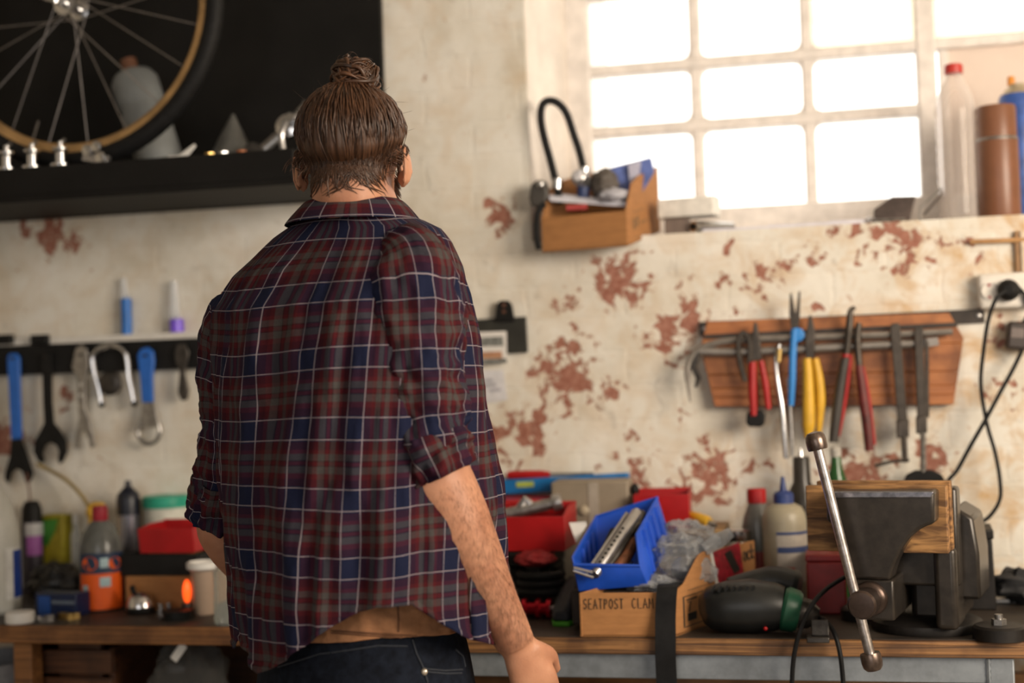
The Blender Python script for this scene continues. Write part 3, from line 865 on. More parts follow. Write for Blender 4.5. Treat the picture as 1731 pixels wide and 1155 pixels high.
# shoes
shm = mat('shoe_leather', (.05, .035, .025), .5, var=.3, scale=30)
for hp, kn, an in LEGS:
    a = Vector((an.x, an.y, 0)); rs = []
    for t, wd, h in ((-.075, .030, .075), (-.05, .042, .085), (0, .043, .09), (.06, .047, .07), (.12, .052, .055), (.17, .046, .048), (.2, .028, .036)):
        c = a + hf * t
        rs.append([c + hr * wd * x + V(0, 0, h * z) for x, z in ((-1, .02), (-1, .4), (-.8, .8), (-.4, 1), (.4, 1), (.8, .8), (1, .4), (1, .02))])
    s = MB().rings(rs).build('shoe', shm, man, bevel=.004)
# eyes
for s in (1, -1):
    e = MB().ball(hd(s * .031, .082, .0), .0125, 14, 10).build('eye', mat('eye_white', (.8, .78, .75), .2), man)
    MB().ball(hd(s * .031, .0905, -.001), (.006, .0055, .006), 12, 8).build('iris', mat('iris_brown', (.07, .04, .02), .2), e)
# ------------------------------------------------------------------ hair drawn up into a bun
def hair_material(name, dark, light):
    m, N, L, b = _nt(name)
    b.inputs['Roughness'].default_value = .42; b.inputs['Specular IOR Level'].default_value = .45
    uv = N.new('ShaderNodeUVMap'); uv.uv_map = 'UVMap'
    mp = N.new('ShaderNodeMapping'); mp.inputs['Scale'].default_value = (1, .06, 1); L.new(uv.outputs[0], mp.inputs[0])
    n = N.new('ShaderNodeTexNoise'); n.inputs['Scale'].default_value = 14; n.inputs['Detail'].default_value = 8; n.inputs['Roughness'].default_value = .75; L.new(mp.outputs[0], n.inputs['Vector'])
    r = N.new('ShaderNodeValToRGB'); e = r.color_ramp.elements
    e[0].position = .38; e[0].color = (*dark, 1); e[1].position = .68; e[1].color = (*light, 1)
    L.new(n.outputs[0], r.inputs[0]); L.new(r.outputs[0], b.inputs['Base Color'])
    bp = N.new('ShaderNodeBump'); bp.inputs['Strength'].default_value = .5; bp.inputs['Distance'].default_value = .003
    L.new(n.outputs[0], bp.inputs['Height']); L.new(bp.outputs[0], b.inputs['Normal'])
    return m
HAIR = hair_material('brown_hair', (.020, .009, .005), (.12, .05, .021))
BUNAX = HM @ Vector((0, -.40, .92))            # where the hair is gathered
BUNAX.normalize()
bx = (HR - BUNAX * HR.dot(BUNAX)).normalized(); by = BUNAX.cross(bx).normalized()   # by points to the front... or back
if by.dot(fv) < 0: by = -by
def scalp(pol, az, lift):
    """point on the head: polar angle from the bun, azimuth (0 = his right, 90 = front)"""
    d = BUNAX * math.cos(pol) + (bx * math.cos(az) + by * math.sin(az)) * math.sin(pol)
    l = HM.transposed() @ d
    r = 1 / math.sqrt((l.x / .076) ** 2 + (l.y / .101) ** 2 + (l.z / .085) ** 2)
    return HC + HM @ Vector((0, -.008, .008)) + d * (r + lift), d
def hairline(az):
    f = math.sin(az)                           # 1 front, -1 back
    side = abs(math.cos(az)) ** 3
    base = 104 if f <= 0 else 104 - 34 * f
    if f <= 0: base += 6 * (-f) ** 2
    return RAD(base - 7 * side)
HAIR_ROOT = None
def strands(name, lst, m, parent, n=4):
    """each strand: points, radius, seed; one joined mesh with a uv of its own per strand"""
    vs, fs, uv = [], [], []
    for pts, r, sd in lst:
        k = len(vs); mlen = len(pts)
        up = V(.3, .5, .81)
        for i, p in enumerate(pts):
            t = (pts[min(i + 1, mlen - 1)] - pts[max(i - 1, 0)]).normalized()
            a = t.cross(up).normalized(); b = a.cross(t)
            e = i / (mlen - 1)
            rr = r * (min(1, .10 + 2.2 * e) * min(1, .12 + 3.5 * (1 - e)))
            for j in range(n):
                q = 2 * math.pi * j / n
                vs.append(p + (a * math.cos(q) + b * math.sin(q)) * rr); uv.append((sd * 37.1, e))
        for i in range(mlen - 1):
            for j in range(n):
                fs.append((k + i * n + j, k + i * n + (j + 1) % n, k + (i + 1) * n + (j + 1) % n, k + (i + 1) * n + j))
    o = Vector(parent['_o'])
    me = bpy.data.meshes.new(name); me.from_pydata([p - o for p in vs], [], fs)
    ul = me.uv_layers.new(name='UVMap')
    for lp in me.loops: ul.data[lp.index].uv = uv[lp.vertex_index]
    for p in me.polygons: p.use_smooth = True
    me.materials.append(m)
    ob = bpy.data.objects.new(name, me); COL.objects.link(ob); ob.parent = parent; ob['_o'] = list(o); ob['kind'] = 'stuff'
    return ob
def hair():
    rnd = random.Random(3)
    # close-lying cap with ridges running up to the bun
    nj, ni = 260, 36; grid = []
    for i in range(ni + 1):
        t = i / ni; row = []
        for j in range(nj + 1):
            az = 2 * math.pi * j / nj
            pol = .10 + (hairline(az) - .10) * t
            cs, sn = math.cos(az), math.sin(az)
            lift = .011 * min(1, (1 - t) * 5 + .12) + .0035 * fold(cs * 9, sn * 9, t * .6, 3) + .003 * fold(cs * 22, sn * 22, t * .8, 2)
            lift *= min(1, (1 - t) * 8)
            row.append((scalp(pol, az, lift)[0], az * 3, t))
        grid.append(row)
    cap = uvmesh('hair', grid, HAIR, man)
    cap['label'] = 'brown hair drawn up from the nape into a bun'
    # strands over it
    lst = []
    for k in range(1500):
        az = rnd.uniform(0, 2 * math.pi)
        hl = hairline(az)
        t0 = rnd.uniform(.72, 1.03) if rnd.random() < .75 else rnd.uniform(.35, .8)
        lift = rnd.uniform(.008, .0145); w = rnd.uniform(-.20, .20); ph = rnd.uniform(0, 6)
        pts = []
        for i in range(13):
            e = i / 12
            pol = hl * t0 * (1 - e) + .12 * e
            az_ = az + w * math.sin(e * math.pi) * .6 + .035 * math.sin(e * 7 + ph)
            lf = lift * min(1, .25 + 3.2 * e) + .004 * math.sin(e * math.pi) * rnd.random()
            pts.append(scalp(pol, az_, lf)[0])
        lst.append((pts, rnd.uniform(.0007, .0019), rnd.random()))
    # short wisps on the nape and loose ends, lying on the skin
    o_ = Vector(BODY['_o'])
    tr_ = BVHTree.FromPolygons([v.co + o_ for v in BODY.data.vertices], [p.vertices for p in BODY.data.polygons])
    def lay(p, off):
        h = tr_.find_nearest(p)
        return p if h[0] is None else h[0] + h[1] * off
    for k in range(1100):
        az = -math.pi / 2 + rnd.gauss(0, .75)
        hl = hairline(az); pol = hl * rnd.uniform(.88, 1.03)
        dl = abs(rnd.gauss(0, .24)) + .06; dz = rnd.gauss(0, .16)
        raw = [scalp(pol + dl * (i / 6), az + dz * (i / 6) ** 1.5, .012)[0] for i in range(7)]
        base = [lay(p, .0045 - .0006 * i) for i, p in enumerate(raw)]
        lst.append((base, rnd.uniform(.0005, .0012), rnd.random()))
    for k in range(50):
        az = rnd.choice([rnd.uniform(-2.8, -2.2), rnd.uniform(-2.8, -2.2), rnd.uniform(-.8, -.3)])
        hl = hairline(az); pol = hl * rnd.uniform(.9, 1.0)
        L_ = rnd.uniform(.015, .045); p0, d = scalp(pol, az, .008)
        dr = (V(0, 0, -1) + d * .35 + V(rnd.gauss(0, .22), rnd.gauss(0, .22), 0)).normalized()
        pts = [p0 + dr * L_ * (i / 6) + d * .006 * math.sin(i / 2 + k) for i in range(7)]
        lst.append((pts, rnd.uniform(.0003, .0009), rnd.random()))
    for k in range(60):     # flyaways
        az = rnd.uniform(0, 6.28); pol = rnd.uniform(.1, 1.4); p0, d = scalp(pol, az, .010)
        dr = (d + V(rnd.gauss(0, .5), rnd.gauss(0, .5), rnd.gauss(0, .5))).normalized(); L_ = rnd.uniform(.015, .035)
        b2 = V(rnd.gauss(0, 1), rnd.gauss(0, 1), rnd.gauss(0, 1)).normalized()
        lst.append(([p0 + dr * L_ * (i / 6) + b2 * .008 * (i / 6) ** 2 for i in range(7)], .00025, rnd.random()))
    strands('hair_strands', lst, HAIR, cap)
    # the bun: a core wound with locks
    top, _ = scalp(.0, 0, .006)
    bc = P(600, 137, (top + BUNAX * .03).y)
    lst = []; core = MB().ball(bc, (.030, .029, .032), 24, 16)
    cobj = core.build('bun_core', mat('bun_dark', (.03, .013, .008), .6), cap)
    for k in range(190):
        ax = (BUNAX + V(rnd.gauss(0, .38), rnd.gauss(0, .38), rnd.gauss(0, .25))).normalized()
        u = ax.orthogonal().normalized(); v_ = ax.cross(u)
        r = rnd.uniform(.029, .038); h = rnd.uniform(-.030, .028); a0 = rnd.uniform(0, 6.28); ln = rnd.uniform(1.6, 3.8)
        rr = math.sqrt(max(.00008, r * r - h * h * .8))
        pts = [bc + ax * (h + .006 * math.sin(i * .5 + k)) + (u * math.cos(a0 + ln * i / 14) + v_ * math.sin(a0 + ln * i / 14)) * rr for i in range(15)]
        lst.append((pts, rnd.uniform(.0012, .0042), rnd.random()))
    for k in range(160):    # stem of the bun
        az = rnd.uniform(0, 6.28)
        p0 = scalp(rnd.uniform(.25, .5), az, .010)[0]; p1 = scalp(.16, az, .018)[0]
        q = (p1 - bc); q = bc + q.normalized() * .030
        tw = BUNAX.cross(q - bc) * .5
        lst.append((smoothpath([p0, p1, q + tw * .3, q + tw + BUNAX * .012], 4), rnd.uniform(.001, .0024), rnd.random()))
    for k in range(26):
        d = V(rnd.gauss(0, 1), rnd.gauss(0, 1), rnd.gauss(.3, 1)).normalized(); p0 = bc + d * .036
        t = d.cross(V(rnd.gauss(0, 1), rnd.gauss(0, 1), rnd.gauss(0, 1))).normalized()
        lst.append(([p0 + t * .02 * i / 6 + d * .008 * math.sin(i / 6 * 2.5) for i in range(7)], .0003, rnd.random()))
    strands('bun', lst, HAIR, cap, 5)
    # beard along the jaw
    bl = []
    for k in range(900):
        a = rnd.uniform(-1.45, 1.45); z = rnd.uniform(-.118, -.045) + .02 * abs(a)
        x = .066 * math.sin(a); y = .03 + .064 * math.cos(a) - (.10 + z) * .1
        p0 = hd(x * .94, y * .93, z); d = (HM @ Vector((math.sin(a) * .6, math.cos(a) * .6, -.7))).normalized()
        bl.append(([p0, p0 + d * .006, p0 + d * .012 + V(0, 0, -.001), p0 + d * rnd.uniform(.014, .02) + V(0, 0, -.003)], .0008, rnd.random()))
    bd = strands('beard', bl, HAIR, man, 3)
    # fine hair on the right forearm
    o = Vector(BODY['_o'])
    tree = BVHTree.FromPolygons([v.co + o for v in BODY.data.vertices], [p.vertices for p in BODY.data.polygons])
    al = []
    ax = (RW - RE).normalized()
    for k in range(4200):
        t = rnd.uniform(.06, 1.0)
        lx = 742 + (872 - 742) * t; ly = 805 + (1092 - 805) * t
        hwid = 60 - 26 * t
        s = rnd.uniform(-.95, .98)
        px, py = lx + s * hwid * .88, ly - s * hwid * .45
        d = (P(px, py, 2.5) - CAM_LOC).normalized()
        h = tree.ray_cast(CAM_LOC, d)
        if h[0] is None or (h[0] - CAM_LOC).length > 2.5: continue
        if rnd.random() > (.35 + .65 * max(0, s * .5 + .5)) * (.4 + .6 * min(1, t * 1.6)): continue
        nrm = h[1]; side = ax.cross(nrm) * rnd.gauss(.45, .35)
        g = (ax + side).normalized(); L_ = rnd.uniform(.005, .012)
        al.append(([h[0], h[0] + g * L_ * .35 + nrm * .0014, h[0] + g * L_ * .7 + nrm * .0018, h[0] + g * L_ + nrm * .0012], .00011, rnd.random()))
    if al: strands('arm_hair', al, HAIR, BODY, 3)
hair()
# ------------------------------------------------------------------ common materials
BLACK = mat('black_paint', (.009, .009, .009), .55, var=.3, scale=20, spec=.25)
RUBBER = mat('black_rubber', (.008, .008, .0085), .6, spec=.25, var=.3, scale=60, bump=.1)
CHROME = mat('chrome', (.60, .60, .61), .18, metal=1, var=.1)
STEEL = mat('worn_steel', (.36, .35, .34), .35, metal=.9, var=.35, scale=60)
DSTEEL = mat('dark_steel', (.075, .068, .062), .42, metal=.75, var=.4, scale=45, bump=.08)
ALU = mat('aluminium', (.48, .47, .47), .32, metal=.9, var=.15)
REDP = mat('red_plastic', (.36, .008, .010), .42, var=.15, scale=14)
BLUEP = mat('blue_plastic', (.012, .075, .50), .38, var=.15, scale=14)
BLUEH = mat('blue_handle', (.02, .13, .52), .4, var=.12)
WHITEP = mat('white_plastic', (.72, .71, .68), .45, var=.06)
YELP = mat('yellow_plastic', (.66, .38, .03), .42, var=.12)
CARD = mat('cardboard', (.36, .165, .058), .85, var=.14, scale=22, bump=.06, stretch=(1, 1, 6))
BRASS = mat('brass', (.55, .38, .14), .3, metal=1)
INK = mat('black_ink', (.02, .018, .015), .8, var=.1)
PAPER = mat('paper', (.74, .72, .70), .8, var=.06)
def bp(px, py, Y, z):
    """base point: column of a pixel at depth Y, at height z"""
    p = P(px, py, Y); return V(p.x, Y, z)
def bench_pt(px, py): return PZ(px, py, BENCH_Z)

# ------------------------------------------------------------------ black wall unit with shelf
def black_unit():
    SH0 = 2.80; zb = 1.786; zt = 1.850
    xr = P(647, 140, WALL - .02).x
    t = thing('wall_shelf', 'black wall board with a thick black shelf holding bicycle parts', 'shelf', V(-1.7, WALL, zb))
    bk = mat('black_board', (.008, .0075, .007), .6, spec=.2, var=.25, scale=8)
    MB().box(((-2.6 + xr) / 2, WALL - .012, 2.2), (xr + 2.6, .02, .83)).build('back_board', bk, t, bevel=.002)
    xs = P(540, 320, 2.95).x
    MB().box(((-2.6 + xs) / 2, (SH0 + WALL) / 2 - .012, (zb + zt) / 2), (xs + 2.6, WALL - SH0 - .024, zt - zb)).build('shelf_plank', bk, t, bevel=.004)
    MB().box(((-2.6 + xs) / 2, SH0 + .012, zb - .004), (xs + 2.6, .02, .016)).build('front_lip', bk, t, bevel=.002)
    return zt
SHZ = black_unit()
def wheel():
    Y = 2.885
    c = P(122, 12, Y); R = c.z - SHZ - .001
    o = V(c.x, Y, SHZ)
    t = thing('bicycle_wheel', 'spoked bicycle wheel with bronze rim and black tyre on shelf', 'wheel', o)
    n = 72
    circ = lambda r, dy=0: [c + V(r * math.cos(2 * math.pi * i / n), dy, r * math.sin(2 * math.pi * i / n)) for i in range(n)]
    MB().tube(circ(R - .021), .021, 14, closed=True).build('tyre', RUBBER, t)
    rm = mat('bronze_rim', (.46, .29, .13), .38, metal=.55, var=.3, scale=12)
    prof = [(R - .037, -.012), (R - .036, .012), (R - .052, .010), (R - .058, .004), (R - .058, -.004), (R - .052, -.010)]
    MB().rings([[c + V(r * math.cos(2 * math.pi * i / n), y, r * math.sin(2 * math.pi * i / n)) for r, y in prof] for i in range(n)], closed=True).build('rim', rm, t)
    hub = MB().lathe([(.006, -.065), (.006, -.05), (.010, -.05), (.012, -.036), (.026, -.034), (.026, -.030), (.013, -.026), (.012, .024), (.024, .028), (.024, .032), (.012, .034), (.01, .05), (.006, .05), (.006, .065)], c, (0, 1, 0), 20).build('hub', CHROME, t)
    MB().tube([c + V(-.004, -.066, 0), c + V(-.022, -.07, .004), c + V(-.045, -.062, .014)], [.006, .006, .004], 8).build('quick_release', CHROME, hub)
    ns = 20; Ri = R - .056
    for k in range(ns):
        a = 2 * math.pi * (k + .31) / ns; s = 1 if (k // 2) % 2 else -1; yf = -.032 if k % 2 else .030
        h = a + s * .9
        p0 = c + V(.024 * math.cos(h), yf, .024 * math.sin(h)); p1 = c + V(Ri * math.cos(a), 0, Ri * math.sin(a))
        MB().cyl(p0, p1, .0014, n=6).build('spoke', mat('spoke_steel', (.30, .28, .27), .35, metal=.8), t)
    va = RAD(250)
    MB().cyl(c + V(Ri * math.cos(va), 0, Ri * math.sin(va)), c + V((Ri - .045) * math.cos(va), 0, (Ri - .045) * math.sin(va)), .003, n=8).build('valve', DSTEEL, t)
wheel()
def shelf_things():
    z = SHZ
    # plastic bottle leaning against the board behind the wheel
    ax = V(-.33, .10, .94).normalized(); b0 = bp(272, 238, 3.04, z + .018)
    t = thing('plastic_bottle', 'grey white plastic bottle leaning against the black board behind the wheel', 'bottle', b0)
    gp = mat('grey_plastic', (.20, .215, .22), .5, var=.12, scale=12)
    MB().lathe([(.03, 0), (.052, .004), (.055, .02), (.055, .14), (.050, .152), (.050, .160), (.055, .172), (.055, .225), (.045, .242), (.02, .255)], b0, ax, 26).build('bottle_body', gp, t)
    MB().lathe([(.019, .252), (.019, .282), (.012, .284)], b0, ax, 18).build('cap', mat('brown_plastic', (.16, .07, .04), .5), t)
    # cone of clear film, crank arm, small chrome parts
    p = bp(393, 275, 2.98, z)
    t = MB().lathe([(.052, 0), (.045, .03), (.030, .065), (.012, .10), (.003, .118)], p, (.04, 0, 1), 20).build('film_cone', mat('milky_film', (.09, .09, .085), .35, var=.3, scale=25), origin=p)
    tag(t, 'grey pointed plastic cone standing on shelf right of the wheel', 'cone')
    a = bp(432, 262, 2.93, z + .012); e = P(522, 176, 2.96)
    t = thing('crank_arm', 'silver crank arm leaning up from shelf behind the head', 'crank', a)
    MB().tube(smoothpath([a, a.lerp(e, .5) + V(0, 0, -.006), e], 6), [.012 + .004 * (i % 12 == 0) for i in range(13)], 10, sq=(1, .6)).build('arm', STEEL, t)
    MB().cyl(a + V(0, -.02, .005), a + V(0, .02, .005), .022, n=18).build('pedal_eye', DSTEEL, t)
    q = P(488, 215, 2.93)
    MB().lathe([(.026, 0), (.026, .012), (.012, .016), (.012, .022)], q, (0, -1, .1), 20).build('spindle_boss', CHROME, t)
    q = bp(495, 268, 2.90, z)
    t = thing('brake_caliper', 'silver brake caliper on the shelf by the head', 'caliper', q)
    MB().tube(smoothpath([q + V(-.02, 0, .003), q + V(-.024, 0, .05), q + V(0, 0, .085), q + V(.022, 0, .05), q + V(.018, 0, .003)], 5), .007, 8).build('arms', ALU, t)
    MB().cyl(q + V(0, -.012, .083), q + V(0, .012, .083), .010, n=12).build('pivot_bolt', CHROME, t)
    defs = [(12, 290, 'chrome_hub', 'chrome hub on the shelf at the far left edge'), (55, 292, 'chrome_hub', 'second chrome hub from the left on the shelf'), (103, 284, 'chrome_hub', 'third chrome hub from the left beside the tyre')]
    for px, py, nme, lb in defs:
        p = bp(px, py, 2.826, z)
        t = thing(nme, lb, 'hub', p, 'chrome hubs on the black shelf')
        MB().lathe([(.022, 0), (.022, .005), (.011, .008), (.011, .032), (.018, .036), (.018, .041), (.006, .043), (.006, .055)], p, (0, 0, 1), 18).build('hub_shell', CHROME, t)
        MB().cyl(p + V(0, 0, .052), p + V(.012, 0, .06), .004, n=8).build('axle', STEEL, t)
    p = bp(163, 268, 2.83, z)
    t = thing('derailleur', 'small chrome derailleur on the shelf below the wheel rim', 'derailleur', p)
    MB().box(p + V(0, 0, .012), (.06, .02, .022), rot('Y', 12)).build('cage', ALU, t, bevel=.003)
    for dx, dz in ((-.012, .03), (.010, .036), (.02, .012)):
        MB().lathe([(.012, 0), (.012, .008), (.004, .010)], p + V(dx, -.012, dz), (0, -1, 0), 14).build('jockey_wheel', CHROME, t)
    p = bp(306, 276, 2.86, z + .004); e = P(330, 245, 2.86)
    t = MB().tube([p + V(-.03, 0, 0), p, e], [.008, .010, .004], 8, sq=(1, .5)).build('brake_lever', WHITEP, origin=p)
    tag(t, 'pale tapered brake lever on the shelf beside the tyre bottom', 'lever')
    for px, py, m_, lb in ((355, 272, BRASS, 'small brass nut on the shelf left of the cone'), (378, 270, CHROME, 'small chrome nut on the shelf under the cone'), (409, 270, mat('orange_bit', (.5, .14, .03), .5), 'small orange nut on the shelf under the crank')):
        p = bp(px, py, 2.86, z)
        t = MB().lathe([(.006, 0), (.011, 0), (.011, .012), (.006, .012)], p, (0, 0, 1), 6).build('hex_nut', m_, origin=p, smooth=20)
        tag(t, lb, 'nut', 'small nuts on the shelf')
shelf_things()

# ------------------------------------------------------------------ tool rail on the left
def left_rail():
    Y = WALL - .025
    xa, xb = -2.3, P(352, 600, Y).x
    zt = P(170, 579, Y).z; zb = P(170, 629, Y).z
    t = thing('tool_rail', 'black wall rail with hooks hung with bicycle wrenches', 'rail', V((xa + xb) / 2, WALL, zb))
    MB().box(((xa + xb) / 2, Y + .0115, (zt + zb) / 2), (xb - xa, .022, zt - zb)).build('rail_bar', BLACK, t, bevel=.003)
    MB().box(((xa + xb) / 2, Y + .0125, zt + .009), (xb - xa, .022, .016)).build('ledge', mat('ledge_white', (.7, .68, .64), .7, var=.08), t, bevel=.002)
    for px in (70, 10):
        q = P(px, 577, Y)
        MB().box(q + V(0, -.006, .004), (.045, .02, .024)).build('clip', BLACK, t, bevel=.003)
    TOOLY = Y - .012
    hooks = []
    def hook(px, py):
        q = P(px, py, TOOLY)
        hooks.append(MB().cyl(q + V(0, -.008, 0), V(q.x, Y + .002, q.z), .0035, n=8).build('hook', DSTEEL, t))
    # blue handled fork wrench at the far left
    o = P(22, 600, TOOLY); w1 = thing('fork_wrench', 'blue handled wrench with black forked jaw at far left of rail', 'wrench', o)
    MB().pp([(11, 604), (15, 598), (26, 597), (32, 604), (35, 742), (18, 744)], TOOLY, .010).build('grip', BLUEH, w1, bevel=.003)
    MB().pp([(18, 744), (35, 742), (46, 772), (55, 800), (52, 812), (44, 818), (40, 806), (37, 797), (27, 792), (19, 800), (14, 818), (7, 810), (8, 798), (16, 772)], TOOLY + .002, .006).build('jaw', BLACK, w1, bevel=.001)
    hook(22, 606)
    # big black open-end wrench
    o = P(80, 600, TOOLY); w2 = thing('open_end_wrench', 'large black open end wrench hanging from the rail', 'wrench', o)
    pts = [(70, 598), (86, 596), (87, 680), (90, 715), (100, 728), (111, 745), (112, 765), (106, 780), (100, 785), (97, 776), (99, 764), (95, 753), (85, 748), (75, 754), (71, 766), (74, 778), (70, 784), (62, 778), (56, 764), (58, 745), (67, 730), (74, 715), (72, 680)]
    MB().pp(pts, TOOLY, .007).build('wrench_body', BLACK, w2, bevel=.0012)
    hook(78, 602)
    # grey cone wrench
    o = P(137, 590, TOOLY); w3 = thing('cone_wrench', 'grey steel cone wrench with forked foot on the rail', 'wrench', o)
    MB().pp([(128, 588), (137, 582), (146, 590), (150, 620), (144, 640), (143, 690), (150, 708), (157, 735), (160, 755), (153, 758), (148, 742), (141, 726), (133, 742), (131, 759), (124, 756), (127, 735), (133, 708), (131, 690), (130, 640), (121, 620)], TOOLY, .006).build('wrench_body', STEEL, w3, bevel=.001)
    for py in (650, 668):
        q = P(137, py, TOOLY); MB().cyl(q + V(0, -.0015, 0), q + V(0, .001, 0), .0035, n=12).build('punched_mark', WHITEP, w3)
    hook(137, 600)
    # horseshoe brake caliper with a lens shaped pad
    o = P(190, 590, TOOLY); w4 = thing('horseshoe_caliper', 'chrome horseshoe brake caliper hanging from the rail', 'caliper', o)
    arcp = [P(a, b, TOOLY) for a, b in ((172, 684), (168, 660), (160, 630), (157, 608), (163, 594), (178, 586), (196, 585), (211, 594), (216, 612), (218, 636), (223, 660), (227, 682))]
    MB().tube(smoothpath(arcp, 4), .0065, 10).build('horseshoe', CHROME, w4)
    q = P(187, 648, TOOLY); MB().lathe([(.03, 0), (.03, .006), (.022, .011), (.008, .012)], q, (0, -1, 0), 24).build('pad_disc', DSTEEL, w4)
    for a in ((172, 684), (227, 682)):
        q = P(*a, TOOLY); MB().ball(q, .008, 10, 8).build('pad_nut', BLACK, w4)
    hook(188, 588)
    # blue handled bottle-opener style tool
    o = P(247, 590, TOOLY); w5 = thing('ring_wrench', 'blue handled ring wrench with a grey slotted head', 'wrench', o)
    MB().pp([(231, 600), (237, 590), (249, 587), (258, 594), (260, 610), (257, 640), (258, 680), (239, 682), (236, 640)], TOOLY, .010).build('grip', BLUEH, w5, bevel=.003)
    ring = []
    mb = MB().pp([(240, 680), (258, 680), (264, 700), (270, 722), (234, 724), (238, 700)], TOOLY + .002, .006)
    mb.tube(smoothpath([P(a, b, TOOLY + .005) for a, b in ((237, 716), (233, 730), (238, 744), (251, 751), (264, 745), (270, 731), (267, 716))], 4), .0055, 8)
    mb.build('head', STEEL, w5, bevel=.001)
    hook(247, 601)
    # small dark pliers
    o = P(306, 582, TOOLY); w6 = thing('small_pliers', 'small dark pliers hanging from the rail beside the sleeve', 'pliers', o)
    MB().pp([(299, 582), (312, 580), (319, 596), (316, 614), (311, 630), (318, 660), (315, 676), (306, 678), (300, 664), (303, 630), (296, 612), (294, 596)], TOOLY, .008).build('pliers_body', DSTEEL, w6, bevel=.002)
    hook(306, 595)
    # marker and glue vial standing behind the rail
    for px, p0, p1, lo, hi, nm, lb, mc in ((213, 505, 585, 470, 505, 'marker_pen', 'blue marker pen with clear tip standing behind the rail', mat('blue_ink', (.02, .16, .55), .4)),
                                          (298, 540, 585, 475, 540, 'glue_vial', 'clear vial with violet liquid standing behind the rail', mat('violet_liquid', (.20, .10, .75), .3))):
        r = M(px, p0, Y, 9 if px < 250 else 12)
        a = P(px + 2, p1, Y + .0115); b = P(px, p0, Y + .0115); c = P(px - 3, hi - 3, Y + .0115); d = P(px - 4, lo, Y + .0115)
        a.z = zt + .0172
        t2 = thing(nm, lb, 'pen' if px < 250 else 'vial', a)
        MB().tube([a, b], r, 14).build('barrel', mc, t2)
        MB().tube([b, b.lerp(c, .2), c, d], [r, r * .85, r * .8, r * .5], 14).build('clear_cap', clear('clear_tip', (.85, .87, .9), .35), t2)
left_rail()
